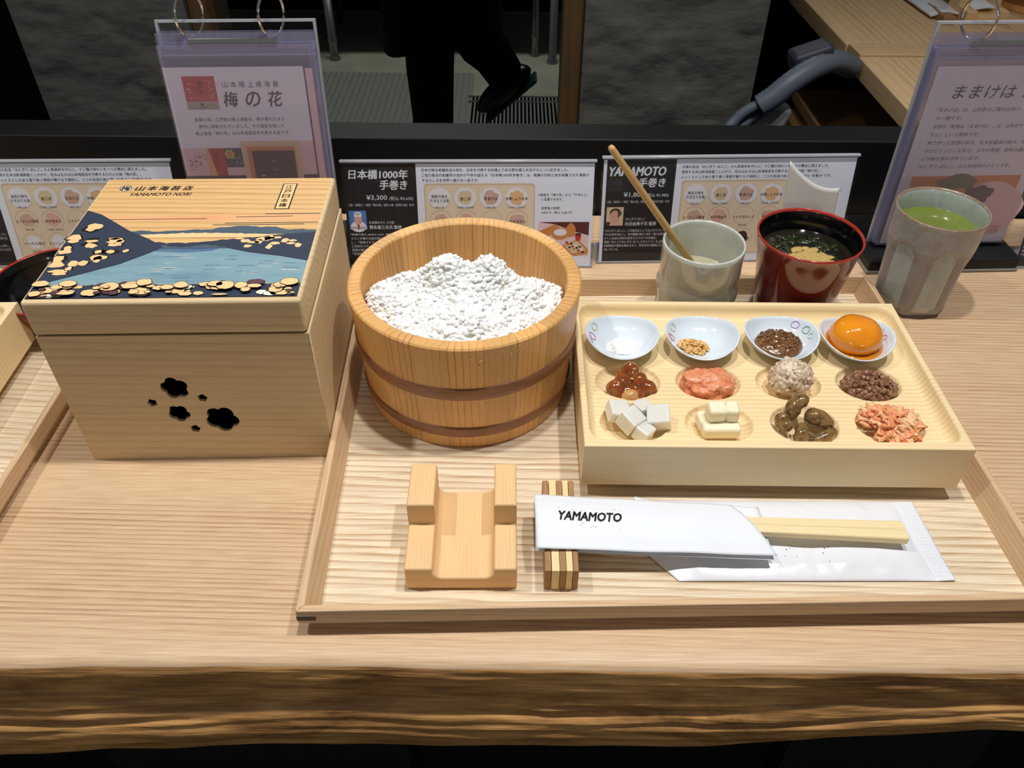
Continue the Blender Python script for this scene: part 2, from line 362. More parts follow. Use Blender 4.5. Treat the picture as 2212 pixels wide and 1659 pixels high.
# ---------------------------------------------------------------- counter with live edge
def bark_mat():
    m, t, b = nt('live_edge')
    tc = N(t, 'TexCoord'); mp = N(t, 'Mapping'); mp.inputs['Scale'].default_value = (.26, 1, 1); t.links.new(tc.outputs['Object'], mp.inputs[0])
    n1 = N(t, 'TexNoise', i_Scale=20, i_Detail=8, i_Roughness=.66, i_Distortion=.8); t.links.new(mp.outputs[0], n1.inputs[0])
    r1 = ramp(t, [(.28, L((108, 76, 44))), (.42, L((196, 148, 92))), (.52, L((232, 182, 118))), (.6, L((212, 164, 104))), (.72, L((252, 210, 146)))])
    t.links.new(n1.outputs[0], r1.inputs[0])
    mp2 = N(t, 'Mapping'); mp2.inputs['Scale'].default_value = (.07, 1, 1); t.links.new(tc.outputs['Object'], mp2.inputs[0])
    n2 = N(t, 'TexNoise', i_Scale=260, i_Detail=5); t.links.new(mp2.outputs[0], n2.inputs[0])
    r2 = ramp(t, [(.3, (.6, .58, .55, 1)), (.62, (1.1, 1.08, 1.04, 1))]); t.links.new(n2.outputs[0], r2.inputs[0])
    n3 = N(t, 'TexNoise', i_Scale=5, i_Detail=3); t.links.new(tc.outputs['Object'], n3.inputs[0])
    r3 = ramp(t, [(.36, (.62, .56, .5, 1)), (.6, (1.1, 1.06, 1, 1))]); t.links.new(n3.outputs[0], r3.inputs[0])
    a = N(t, 'MixRGB', blend_type='MULTIPLY'); a.inputs[0].default_value = 1; t.links.new(r1.outputs[0], a.inputs[1]); t.links.new(r2.outputs[0], a.inputs[2])
    c = N(t, 'MixRGB', blend_type='MULTIPLY'); c.inputs[0].default_value = 1; t.links.new(a.outputs[0], c.inputs[1]); t.links.new(r3.outputs[0], c.inputs[2])
    t.links.new(c.outputs[0], b.inputs['Base Color'])
    b.inputs['Roughness'].default_value = .42; b.inputs['Specular IOR Level'].default_value = .4
    bp = N(t, 'Bump', i_Strength=.6, i_Distance=.002); t.links.new(n2.outputs[0], bp.inputs['Height']); t.links.new(bp.outputs[0], b.inputs['Normal'])
    return m
M['bark'] = bark_mat()
def counter():
    root = thing('counter', 'oak counter with a brown live bark edge along its front', 'counter')
    x0, x1 = -1.3, 1.2
    xs = np.linspace(x0, x1, 900)
    def zb(x):
        z = -.092 + .012*noise.noise((x*2.6, 1.3, 0)) - .012*max(0, min(1, (-x-.12)/.3)) + .028*max(0, min(1, (x-.12)/.17)) - .004*noise.noise((x*11, 4, 2))
        return z
    prof = []
    for x in xs:
        e = .0018*noise.noise((x*4, 9, 1)) + .0012*noise.noise((x*17, 2, 1)) + (-.003 if x < -.25 else 0)*min(1, (-x-.25)/.1)
        b = zb(x); row = [(.764, 0), (.60, 0), (.45, 0), (.35, 0), (.262+e, 0), (.2525+e, -.0002), (.2487+e, -.0012), (.2464+e, -.0034), (.2456+e, -.006)]
        K = 60
        for i in range(1, K+1):
            s = i/K; z = -.006+(b+.006)*s
            q0 = max(0, min(1, (s-.26-.14*noise.noise((x*5, 7, 7)))/.40)); bul = .003*math.sin(PI*s) + .0095*q0*q0*(3-2*q0)*(.85+.5*noise.noise((x*3, s*2, 5)))
            cur = .035*max(0, (s-.86)/.14)**2
            nz = .0016*noise.fractal((x*9, s*16, 3.3), 1, 2, 4)
            cr = 0
            for cx, cs, ln, dp in ((-.33, .5, .16, .004), (-.16, .42, .13, .003), (.02, .46, .12, .004), (-.03, .43, .05, .003), (.13, .56, .13, .003), (.30, .42, .10, .003), (.36, .6, .08, .003)):
                cc = cs + .03*noise.noise((x*14, cx*9, 0)); w = max(0, 1-abs(x-cx)/ln)
                cr += 2.6*dp*w*math.exp(-((s-cc)/.018)**2)
            row.append((.2456+e-bul+cur+nz+cr, z))
        row += [(.32, b+.004), (.764, -.07)]
        prof.append(row)
    k = len(prof[0]); vs = [(x, y, z) for x, r in zip(xs, prof) for y, z in r]
    top = MB(); top.v = vs
    for i in range(len(xs)-1):
        for j in range(k-1):
            top.f.append((i*k+j, i*k+j+1, (i+1)*k+j+1, (i+1)*k+j)); top.m.append(0 if j < 7 else 1); top.sm.append(True)
    top.obj('slab', ['oak', 'bark'], root)
    return root
counter()

# ---------------------------------------------------------------- trays
def tray(label, loc, rz, W=.4591, D=.3443):
    root = thing('serving_tray', label, 'tray', loc, rz, 'wooden serving trays')
    MB().box(.0055, W-.0055, .0055, D-.0055, 0, .004).obj('floor_panel', 'ash', root)
    zb, zr, zf = .0092, .0214, .0038
    prof = [(0, 0, zb), (0, 0, zr), (.0047, .0047, zr), (.0104, .0062, zf), (.0104, .0062, zf-.001), (.004, .004, zf)]
    n = len(prof)
    def rail(end0, end1, mat):
        mb = MB(); mb.add([end0(*q) for q in prof]+[end1(*q) for q in prof],
                          [tuple(range(n)), tuple(range(2*n-1, n-1, -1))]+[(i, n+i, n+(i+1) % n, (i+1) % n) for i in range(n)])
        o = mb.obj('rail', mat, root, bevel=.0007, seg=2)
    rail(lambda a, b, z: (a, b, z), lambda a, b, z: (W-a, b, z), 'rail_x')
    rail(lambda a, b, z: (W-a, D-b, z), lambda a, b, z: (a, D-b, z), 'rail_x')
    rail(lambda a, b, z: (a, D-b, z), lambda a, b, z: (a, b, z), 'rail_y')
    rail(lambda a, b, z: (W-a, b, z), lambda a, b, z: (W-a, D-b, z), 'rail_y')
    k = plain('dark_spline', (74, 62, 50), .6)
    for x0, x1 in ((-.0002, .011), (W-.011, W+.0002)):
        MB().box(x0, x1, -.0002, .004, .0122, .0158).obj('corner_key', k, root)
    return root
tray_main = tray('oak serving tray holding the rice tub, the twelve toppings and the chopsticks', (-.1257, .2682, 0), .0283)

# ---------------------------------------------------------------- nori box
def flower(cx, cz, R, rot, n=120):
    pts = []
    for i in range(n):
        t = 2*PI*i/n; best = 0
        for k in range(5):
            a = rot + k*2*PI/5 - t; d = R*.53; rr = R*.47; q = rr*rr - (d*math.sin(a))**2
            if q > 0: best = max(best, d*math.cos(a) + math.sqrt(q))
        pts.append((cx+best*math.cos(t), cz+best*math.sin(t)))
    return pts
def panel_with_holes(name, w, h, t, holes, mat, parent):
    cu = bpy.data.curves.new(name, 'CURVE'); cu.dimensions = '2D'; cu.fill_mode = 'BOTH'; cu.extrude = t/2
    for pts in [[(0, 0), (w, 0), (w, h), (0, h)]] + holes:
        sp = cu.splines.new('POLY'); sp.points.add(len(pts)-1); sp.use_cyclic_u = True
        for q, (x, y) in zip(sp.points, pts): q.co = (x, y, 0, 1)
    o = bpy.data.objects.new('t', cu); COL.objects.link(o)
    me = bpy.data.meshes.new_from_object(o.evaluated_get(bpy.context.evaluated_depsgraph_get()))
    bpy.data.objects.remove(o); me.name = name; me.materials.clear(); me.materials.append(M[mat])
    me.transform(Matrix.Translation((0, t/2, 0)) @ Matrix.Rotation(PI/2, 4, 'X'))
    p = bpy.data.objects.new(name, me); COL.objects.link(p); p.parent = parent
    return p
def nori_box():
    W, D, hb, z0, z1, t = .1733, .161, .1136, .1146, .1404, .0022
    root = thing('nori_box', 'tall pale wooden lidded box with plum blossom cutouts and a printed river landscape lid', 'box', (-.3038, .4078, 0), .0323)
    R = PI/180
    holes = [flower(.0758, .0684, .0096, 100*R), flower(.0922, .0592, .0034, 80*R), flower(.0572, .0553, .0034, 110*R),
             flower(.0727, .0450, .0077, 55*R), flower(.1010, .0390, .0118, 58*R), flower(.0803, .0300, .0035, 75*R)]
    p = panel_with_holes('front_panel', W, hb, t, holes, 'pau_x', root)
    MB().box(0, t, t, D-t, 0, hb).obj('side_panel', 'pau_y', root, bevel=.0006)
    MB().box(W-t, W, t, D-t, 0, hb).obj('side_panel', 'pau_y', root, bevel=.0006)
    MB().box(0, W, D-t, D, 0, hb).obj('back_panel', 'pau_x', root, bevel=.0006)
    MB().box(t, W-t, t+.028, D-t, 0, .1).obj('inner_shade', 'void', root); MB().box(t, W-t, t, t+.028, .001, .004).obj('base_panel', 'void', root)  # black block and black base paint the shade seen through the cutouts
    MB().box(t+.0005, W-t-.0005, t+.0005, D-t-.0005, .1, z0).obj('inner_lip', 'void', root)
    lid = MB().box(-.0004, W-.001, -.0004, D, z0, z1).obj('lid', 'pau_x', root, bevel=.0024, seg=4)
    mats = [wood('print_sky', (230, 190, 132), (172, 122, 70), 'x', .007, 8, 30, .03, .75, .3, .5, .03),
            plain('print_navy', (52, 60, 78), .55, spec=.25), mottle('print_water', [(94, 130, 150), (128, 160, 172), (112, 148, 164)], 60, .5, 0, stretch=(.2, 1, 1)),
            plain('print_tan', (240, 200, 146), .5, spec=.25), M['ink'], plain('print_pale', (246, 236, 214), .5), plain('print_grey', (150, 160, 156), .5),
            mottle('print_dusk', [(226, 160, 116), (232, 184, 130)], 60, .5, 0, stretch=(.3, 1, 1)), mottle('print_deep', [(62, 84, 132), (92, 124, 152)], 60, .5, 0, stretch=(.3, 1, 1)), plain('print_slate', (70, 88, 104), .55), plain('print_wine', (92, 58, 66), .55)]
    s = Sheet('xy')
    u0, u1, v0, v1 = 2.2, 169.6, 3.2, 159.4
    s.rect(u0, v0, u1, v1, 0, 1)
    s.rect(u0, 96, u1, 104, 7, 2)
    s.rect(u0, 18, u1, 62, 2, 2)
    s.poly([(60, 62), (110, 62), (104, 57), (84, 55), (66, 57)], 8, 3)
    s.rect(u0, v0, u1, 19, 6, 3)
    def ridge(base, amp, f, top, mat, k, seed, ua=u0, ub=u1, n=90):
        pts = [(ua, base)]
        for i in range(n+1):
            u = ua+(ub-ua)*i/n
            pts.append((u, max(base+.4, top(u)+amp*noise.fractal((u*f, seed, 0), 1, 2, 4))))
        pts.append((ub, base))
        s.poly(pts, mat, k)
    # plain distant hills, tree bands and stony banks
    ridge(78, 2.2, .09, lambda u: 83+6*math.exp(-((u-120)/26)**2), 9, 3, 2)
    ridge(74, 1.2, .2, lambda u: 77+3*math.exp(-((u-90)/40)**2), 3, 4, 6)
    ridge(60, 1.6, .22, lambda u: 70+3*math.sin(u*.06), 1, 5, 9)
    ridge(60, 1.0, .3, lambda u: 63+1.4*math.sin(u*.21), 9, 6, 19)
    for a, b, v in ((96, 160, 90.5), (104, 169, 93), (110, 150, 101.5), (20, 90, 99), (130, 169, 105.5)): s.line([(a, v), (b, v+.4)], .5, 1, 5)
    # left bank of layered rocks, right bank
    s.poly([(u0, 18), (26, 30), (48, 42), (62, 54), (70, 62), (58, 72), (40, 84), (26, 96), (14, 106), (u0, 112)], 1, 7)
    s.poly([(u1, 44), (150, 50), (128, 55), (112, 61), (118, 70), (140, 76), (u1, 80)], 1, 7)
    random.seed(4)
    for i in range(46):
        t = i/46; u = 5+50*random.random()*(1-t*.3); v = 30+64*random.random()
        if v > 108-u*.95 or v < 20+u*.75: continue
        s.disc(u, v, random.uniform(2.4, 6.5), random.uniform(1.6, 4.6), 4, 8, 14, .5, i); s.disc(u, v, random.uniform(2, 5.6), random.uniform(1.2, 3.8), 3, 9+i % 3, 14, .5, i)
    for i in range(16):
        u, v = random.uniform(118, 166), random.uniform(60, 74)
        s.disc(u, v, random.uniform(1.6, 4), random.uniform(1.2, 3.2), 3, 9, 12, .5, i+60)
    # waterside stones in front
    s.poly([(u0, v0)]+[(u0+(u1-u0)*i/60, 17+2.2*noise.fractal((i*.35, 3, 0), 1, 2, 3)) for i in range(61)]+[(u1, v0)], 1, 8)
    for i in range(92):
        u = random.uniform(5, 167); v = random.uniform(4.4, 17.4); a = random.uniform(2, 6.4); b = a*random.uniform(.5, .8)
        if v-b < v0+.2: b = max(.8, v-v0-.2)
        mt = 3 if random.random() < .8 else (5 if random.random() < .5 else 10)
        a = min(a, u-u0-.2, u1-u-.2)
        if a < .8: continue
        kk = 9 + (i % 20)*2
        s.disc(u, v, a, b, 4, kk, 18, .25, i); s.disc(u, v, max(.4, a-.45), max(.4, b-.4), mt, kk+1, 18, .25, i)
    for i in range(40):
        u, v = random.uniform(70, 166), random.uniform(24, 54)
        if v > 46 and u > 126: continue
        s.line([(u, v), (u+random.uniform(4, 11), v)], .28, 8 if i % 2 else 5, 4)
    # logo and lettering
    s.disc(18.2, 145.2, 4.6, 4.6, 5, 2); s.ring(18.2, 145.2, 4.4, 4.4, .7, 4, 3); s.text('梅', 15.2, 142.2, 6, 6, 4, 3, .03)
    for i, ch in enumerate('山本海苔店'): s.text(ch, 25.6+i*8.9, 141.4, 7, 6.8, 4, 3, .022, .12)
    s.text('YAMAMOTO NORI', 24.6, 133.2, 45, 4.6, 4, 3, .012, .3)
    s.rect(134.6, 112.2, 145.4, 150.6, 4, 2); s.rect(135.5, 113.1, 144.5, 149.7, 3, 3)
    for i, ch in enumerate('江戸日本橋'): s.text(ch, 137.2, 142.4-6.8*i, 5.4, 5.4, 4, 4, .015)
    o = s.obj('lid_print', mats, lid, (0, 0, z1+.00003)); tag(o, 'river landscape print with hills, blue water and stones')
    return root
nori_box()

# ---------------------------------------------------------------- rice tub
def tub(label, loc, group='wooden rice tubs', n=22):
    root = thing('rice_tub', label, 'tub', loc, .06, group)
    a = PI/n*.9975; h = .098
    R = lambda z: .0783 + .0070*z/h
    I = lambda z: .0700 + .0048*z/h
    prof = [(R(0)-.0014, 0), (R(.0014), .0014)] + [(R(z), z) for z in (.03, .06)] + [(R(h-.0012), h-.0012), (R(h)-.0012, h), (I(h)+.001, h), (I(h), h-.001), (I(.05), .05), (I(0), 0)]
    k = len(prof); mb = MB(); vs = []
    for i in range(6):
        t = -a + 2*a*i/5
        vs += [(r*math.sin(t), r*math.cos(t), z) for r, z in prof]
    fs = [(i*k+j, i*k+(j+1) % k, (i+1)*k+(j+1) % k, (i+1)*k+j) for i in range(5) for j in range(k)]
    fs += [tuple(range(k-1, -1, -1)), tuple(range(5*k, 6*k))]
    mb.add(vs, fs)
    st = mb.obj('stave', 'stave', root)
    for i in range(1, n):
        c = st.copy(); COL.objects.link(c); c.parent = root; c.rotation_euler = (0, 0, 2*PI*i/n)
    for zc, hh in ((.0560, .0058), (.0170, .0050)):
        pr = []
        for i in range(9):
            t = -PI/2+PI*i/8; z = zc+hh*math.sin(t); pr.append((R(z)+.0016*math.cos(t)**.6 - .0002 if 0 < i < 8 else R(z)-.0006, z))
        pr += [(R(zc+hh)-.001, zc+hh), (R(zc-hh)-.001, zc-hh)]
        m = MB(); m.lathe(pr+[pr[0]], 96, mats=0, caps=False); m.obj('hoop', 'hoop', root)
    MB().lathe([(.0001, .008), (.0702, .008), (.0702, .018), (.0001, .018)], 64, smooth=False).obj('bottom_board', 'stave', root)
    return root
tub_main = tub('round cedar rice tub full of white rice, two copper coloured hoops', (-.0352, .4972, .004))

def rice():
    random.seed(11)
    zf = .004
    def h(x, y):
        g = lambda cx, cy, a, s: a*math.exp(-((x-cx)**2+(y-cy)**2)/(2*s*s))
        b = .0825 + g(-.0140, .003, .0280, .0122) + g(.0200, 0, .0265, .0118) + g(-.046, -.001, .0100, .0095) + g(.045, -.003, .0085, .0100) + g(0, -.034, .0110, .024) + g(-.063, -.014, .0085, .010) + g(.063, -.014, .0055, .010)
        t = max(0, min(1, (y-.007)/.038)); b -= .052*t*t*(3-2*t)
        b += .0058*noise.noise((x*62, y*62, 1.2)) + .0022*noise.noise((x*170, y*170, 4))
        r = math.hypot(x, y); b -= .004*max(0, (r-.058)/.014)
        return b
    mb = MB()
    nr, nth = 22, 80
    vs = [(0, 0, h(0, 0)-.0008)]; fs = []
    for i in range(1, nr+1):
        r = .0722*i/nr
        for j in range(nth):
            t = 2*PI*j/nth; x, y = r*math.cos(t), r*math.sin(t); vs.append((x, y, h(x, y)-.0008))
    for j in range(nth): fs.append((0, 1+j, 1+(j+1) % nth))
    for i in range(nr-1):
        for j in range(nth):
            p, q = 1+i*nth+j, 1+i*nth+(j+1) % nth; fs.append((p, p+nth, q+nth, q))
    mb.add(vs, fs, 1, True)
    v0, f0 = ICO[2]; n = 0
    while n < 4000:
        x, y = random.uniform(-.072, .072), random.uniform(-.072, .05)
        if math.hypot(x, y) > .0705: continue
        n += 1
        z = h(x, y) + random.uniform(-.0012, .0012)
        e = Euler((random.uniform(-.6, .6), random.uniform(-.6, .6), random.uniform(0, 6.28))); Rm = e.to_matrix()
        l, w = random.uniform(.0029, .0038), random.uniform(.00155, .0020)
        pts = [Vector((x, y, z)) + Rm @ Vector((p[0]*l, p[1]*w, p[2]*w*.85)) for p in v0]
        mb.add(pts, f0, 0, True)
    o = mb.obj('cooked_rice', ['rice', 'ricebed'], None, (-.0352, .4972, zf))
    tag(o, 'mound of shiny white rice heaped in the cedar tub', 'rice', kind='stuff')
rice()

# ---------------------------------------------------------------- topping plate
KP = .9815
PW, PD, PH = .2624*KP, .1669*KP, .0407*KP
PF = PH-.0105
WELLS = [((.0378+.0601*i)*KP, .0785*KP) for i in range(4)] + [((.0379+.0605*i)*KP, .0343*KP) for i in range(4)]
WRX, WRY, WDP = .0236, .0193, .0066
def plate_mesh():
    st = .0006; nx, ny = int(PW/st), int(PD/st)
    X, Y = np.meshgrid(np.linspace(0, PW, nx+1), np.linspace(0, PD, ny+1))
    rx0, rx1, ry0, ry1, cr = .0047, PW-.0047, .0062, PD-.0054, .011
    cx, cy, hx, hy = (rx0+rx1)/2, (ry0+ry1)/2, (rx1-rx0)/2, (ry1-ry0)/2
    qx, qy = np.abs(X-cx)-(hx-cr), np.abs(Y-cy)-(hy-cr)
    d = -(np.hypot(np.maximum(qx, 0), np.maximum(qy, 0)) + np.minimum(np.maximum(qx, qy), 0) - cr)
    Rc = .0068
    t = np.clip(d/Rc, 0, 1); Z = PH - .0105*np.where(d > 0, np.sqrt(np.clip(1-(1-t)**2, 0, 1)), 0)
    for wx, wy in WELLS:
        rho = np.hypot((X-wx)/WRX, (Y-wy)/WRY); dd = (1-rho)*WRY
        tt = np.clip(dd/.0085, 0, 1); Z -= WDP*np.where(dd > 0, np.sqrt(np.clip(1-(1-tt)**2, 0, 1)), 0)
    e = np.minimum(np.minimum(X, PW-X), np.minimum(Y, PD-Y)); Z -= np.clip(.0009-e, 0, 1)*.8
    V = np.stack([X, Y, Z], -1).reshape(-1, 3)
    i = np.arange(nx)[None, :] + (nx+1)*np.arange(ny)[:, None]
    F = np.stack([i, i+1, i+nx+2, i+nx+1], -1).reshape(-1, 4)
    me = bpy.data.meshes.new('topping_plate')
    verts = V.tolist(); faces = F.tolist()
    border = list(range(nx+1)) + [(nx+1)*j+nx for j in range(1, ny+1)] + [(nx+1)*ny+k for k in range(nx-1, -1, -1)] + [(nx+1)*j for j in range(ny-1, 0, -1)]
    base = len(verts); cxm, cym = PW/2, PD/2
    for b in border:
        x, y, z = verts[b]; verts.append((x, y, .0022))
    base2 = len(verts)
    for b in border:
        x, y, z = verts[b]; verts.append((x+(.002 if x < cxm else -.002), y+(.002 if y < cym else -.002), 0))
    n = len(border); nf = len(faces)
    for k in range(n):
        q = (k+1) % n
        faces.append((border[k], base+k, base+q, border[q])); faces.append((base+k, base2+k, base2+q, base+q))
    faces.append(tuple(range(base2+n-1, base2-1, -1)))
    me.from_pydata(verts, [], faces); me.materials.append(M['maple'])
    sm = [True]*nf + [False]*(len(faces)-nf); me.polygons.foreach_set('use_smooth', sm); me.update()
    return me
PLATE = plate_mesh()
def plate(label, loc, rz):
    o = bpy.data.objects.new('topping_plate', PLATE); COL.objects.link(o); o.location = loc; o.rotation_euler = (0, 0, rz)
    for y in (.018, PD-.030): MB().box(.012, PW-.012, y, y+.012, -.008, .0002).obj('foot_bar', 'pau_x', o)
    return tag(o, label, 'plate', 'wooden topping plates')
PX, PY, PZ, PT = .0479, .3750, .012, -.0031
plate('pale wooden plate with eight oval hollows, filled with toppings', (PX, PY, PZ), PT)
def pl(u, v, z):
    c, s = math.cos(PT), math.sin(PT); u *= KP; v *= KP
    return (PX+c*u-s*v, PY+s*u+c*v, PZ+z)

# little dishes
DPROF = [(.0001, .0005), (.0105, 0), (.0112, .0006), (.0120, .0016), (.0165, .0032), (.0218, .0068), (.0256, .0112), (.0271, .0136), (.0273, .0143), (.0269, .0148), (.0262, .0145), (.0248, .0122), (.0222, .0088), (.0180, .0054), (.0120, .0034), (.0060, .0028), (.0001, .0027)]
def dwarp(r, z, t, j=0):
    w = (max(0, z)/.0145)**1.6 * min(1, r/.02)**1.5
    zz = z + w*(.0026*math.cos(2*t) - .0012*(math.sin(t) < 0)*abs(math.sin(t)))
    rr = r*(1 + .035*math.cos(2*t) - .02*math.sin(t)*w)
    return rr, zz
def dish_r(z):      # inside radius at height z
    for (r0, z0), (r1, z1) in zip(DPROF[10:], DPROF[11:]):
        if z1 <= z <= z0: return r1+(r0-r1)*(z-z1)/(z0-z1)
    return .01
def dish(label, u, v, rz, motif):
    root = thing('small_dish', label, 'dish', pl(u, v, PF), rz, 'pale blue china dishes on the topping plate')
    m = MB(); m.lathe(DPROF, 72, fn=dwarp, caps=False); m.obj('bowl', 'bluegrey', root)
    cols = {'y': (206, 202, 120), 'p': (214, 96, 128), 'v': (190, 130, 196), 'g': (96, 172, 124), 'b': (190, 200, 220)}
    for c, t0, z0, a in motif:
        pts = []
        for i in range(24):
            f = 2*PI*i/24; q = t0 + a/.022*math.cos(f); zz = z0 + a*.75*math.sin(f)*(1+.25*math.sin(f))
            r, zc = dwarp(dish_r(zz)-.0002, zz+.0002, q); pts.append((r*math.cos(q), r*math.sin(q), zc))
        MB().tube(pts, .00022, 6, 0, True).obj('painted_motif', plain('motif_'+c, cols[c], .2), root)
    return root
D2 = PI/180
dish('pale blue dish holding white salt, leftmost of the four', .0357, .1177, -.03, [('y', 150*D2, .0098, .0030), ('p', 175*D2, .0080, .0030), ('b', 192*D2, .0095, .0020)])
dish('pale blue dish holding golden sesame seeds', .0975, .1180, -.02, [('y', 150*D2, .0098, .0030), ('p', 176*D2, .0080, .0028)])
dish('pale blue dish holding dark brown miso paste', .1592, .1190, .03, [('v', 45*D2, .0100, .0030), ('g', 20*D2, .0098, .0028), ('b', 2*D2, .0096, .0020)])
dish('pale blue dish holding an orange egg yolk', .2172, .1186, .0, [('b', 18*D2, .0098, .0022), ('p', 4*D2, .0092, .0018)])

# ---------------------------------------------------------------- toppings
WB = PF - WDP            # bottom of a hollow
def foods():
    random.seed(5)
    # salt
    m = MB(); blob(m, (.0005, -.0015, .0038), (.0120, .0098, .0030), None, .25, 2.2, 6, 4)
    for i in range(700):
        a, r = random.uniform(0, 6.28), .0128*math.sqrt(random.random())
        m.obox((r*math.cos(a)+.001, r*math.sin(a)*.8-.002, .0036+.0032*(1-(r/.0128)**2)*random.random()+.0004), [random.uniform(.0005, .0014) for _ in range(3)], reul())
    o = m.obj('salt', plain('salt_crystals', (254, 255, 255), .3, spec=.5), None, pl(.0365, .1165, PF)); tag(o, 'small heap of coarse white salt crystals', 'salt', kind='stuff')
    # sesame
    m = MB(); v0, f0 = ICO[2]
    for i in range(300):
        a, r = random.uniform(0, 6.28), math.sqrt(random.random())
        x, y = r*.0118*math.cos(a)-.0045, r*.0092*math.sin(a)-.0040
        z = .0042 + .0042*(1-r*r)*random.random() + .0022*max(0, (-x-.004)/.01)
        R = Euler((random.uniform(-.5, .5), random.uniform(-.5, .5), random.uniform(0, 6.28))).to_matrix()
        m.add([Vector((x, y, z)) + R @ Vector((p[0]*.00165*(1-.3*(p[0] > 0)*abs(p[0])), p[1]*.0010*(1-.35*max(0, p[0])), p[2]*.0006)) for p in v0], f0, random.choice((0, 0, 0, 1, 2)), True)
    o = m.obj('sesame_seeds', [plain('sesame_a', (226, 178, 106), .45), plain('sesame_b', (200, 142, 76), .45), plain('sesame_c', (240, 206, 146), .45)], None, pl(.0965, .1180, PF))
    tag(o, 'heap of toasted golden sesame seeds in a dish', 'sesame seeds', kind='stuff')
    # brown paste
    m = MB()
    def paste(u, v):
        t = 2*PI*u; r = .0182*(1+.05*noise.noise((math.cos(t)*2, math.sin(t)*2, 0)))*v
        z = .0070 + .0040*(1-v**3) + .0011*noise.noise((r*math.cos(t)*420, r*math.sin(t)*420, 2))*(1-v**6) - .0014*(v > .999)
        return (r*math.cos(t), r*math.sin(t)*.9, z)
    m.grid(paste, 72, 26)
    for i in range(150):
        a, r = random.uniform(0, 6.28), .0165*math.sqrt(random.random())
        blob(m, (r*math.cos(a), r*math.sin(a)*.88, .0080+.0036*(1-(r/.0172)**3)), [random.uniform(.0005, .0011) for _ in range(3)], reul(), .3, 2, i, 2, random.choice((0, 1)))
    pm = mottle('brown_miso', [(64, 40, 20), (116, 76, 38), (140, 96, 54)], 500, .18, .2, coat=.7)
    o = m.obj('miso_paste', [pm, plain('miso_grain', (122, 82, 46), .25, coat=.6)], None, pl(.1588, .1178, PF)); tag(o, 'glossy dark brown chunky miso paste in a dish', 'paste')
    # egg yolk
    root = thing('egg_yolk', 'glossy orange soy cured egg yolk sitting in the right hand dish', 'egg yolk', pl(.2168, .1180, PF))
    m = MB(); blob(m, (0, 0, .0145), (.0196, .0186, .0140), None, .05, 1.6, 3, 5, 0, .012, 5)
    m.obj('yolk', mottle('egg_yolk', [(236, 140, 18), (246, 158, 28)], 60, .12, .04, coat=.9, sss=.12, ssr=.003), root)
    m = MB(); m.lathe([(.0001, .0076), (.017, .0076), (.0214, .0084), (.0216, .0074)], 48, caps=False); m.obj('sauce', plain('yolk_sauce', (214, 132, 30), .08, coat=.8), root)
    # peanuts in sauce
    root = thing('glazed_peanuts', 'lumpy brown miso glazed peanuts in a hollow', 'peanuts', pl(.0385, .0745, WB))
    g = mottle('glaze_brown', [(98, 44, 16), (140, 70, 28), (164, 96, 44)], 120, .14, .08, coat=.8, dist=1)
    m = MB()
    for i, (c, r) in enumerate((((0, .002, .0155), (.0068, .0066, .0100)), ((-.0025, .001, .012), (.0088, .0076, .0080)), ((.004, 0, .0105), (.0092, .008, .0070)), ((-.0100, -.004, .0070), (.0076, .0064, .0060)), ((.0112, -.0040, .0074), (.0086, .0066, .0058)), ((.0155, -.006, .005), (.0050, .005, .0042)), ((0, -.004, .005), (.0150, .0100, .0050)))):
        blob(m, c, r, None, .10, 1.7, i+2, 3, 0, .03, 6)
    o = m.obj('glaze', g, root); md = o.modifiers.new('r', 'REMESH'); md.mode = 'VOXEL'; md.voxel_size = .0007; md.use_smooth_shade = True
    md = o.modifiers.new('s', 'SMOOTH'); md.iterations = 6; md.factor = .5
    m = MB(); blob(m, (-.0005, -.0125, .0066), (.0062, .0048, .0050), None, .1, 1.6, 4, 4, 0, .04, 6); m.obj('peanut', plain('pale_peanut', (206, 156, 98), .2, coat=.6), root)
    for i in range(14):
        a = random.uniform(0, 6.28); r = random.uniform(.002, .0125)
        zz = .0225*(1-(r/.0135)**2)*.8+.0055
        m = MB(); blob(m, (r*math.cos(a), -abs(r*math.sin(a))*.8+.001, zz), (.0013, .0009, .0006), reul(), 0, 1, 0, 2); m.obj('sesame_seed', plain('sesame_on_glaze', (230, 190, 120), .35, coat=.4), root)
    # spicy roe
    m = MB(); blob(m, (0, 0, .0062), (.0190, .0140, .0088), None, .30, 1.9, 12, 5, 0, .11, 7)
    for i in range(900):
        a = random.uniform(0, 6.28); q = random.uniform(.05, 1)
        p = Vector((.0178*math.cos(a)*math.sqrt(q), .0132*math.sin(a)*math.sqrt(q), .0060+.0074*math.sqrt(1-q*.96)))
        blob(m, p, [random.uniform(.0004, .0009) for _ in range(3)], None, 0, 1, 0, 1, random.choice((0, 0, 1)))
    o = m.obj('spicy_roe', [mottle('roe', [(222, 112, 66), (236, 150, 108), (242, 182, 146)], 190, .3, .5, bscale=900, coat=.3, sss=.15, ssr=.004), plain('roe_red', (222, 96, 60), .25, coat=.5)], None, pl(.0975, .0765, WB)); tag(o, 'soft salmon pink spicy cod roe spread in a hollow', 'roe')
    # tuna mayonnaise
    m = MB(); blob(m, (0, 0, .0125), (.0150, .0140, .0138), None, .18, 1.9, 21, 5, 0, .13, 6.5)
    for i in range(60):
        a, b = random.uniform(0, 6.28), random.uniform(-.3, 1.4); d = Vector((math.cos(a)*math.cos(b), math.sin(a)*math.cos(b), math.sin(b)))
        blob(m, Vector((0, 0, .0125)) + Vector((d.x*.0142, d.y*.0132, d.z*.0126)), (.0028, .0016, .0012), reul(), .4, 2, i, 2)
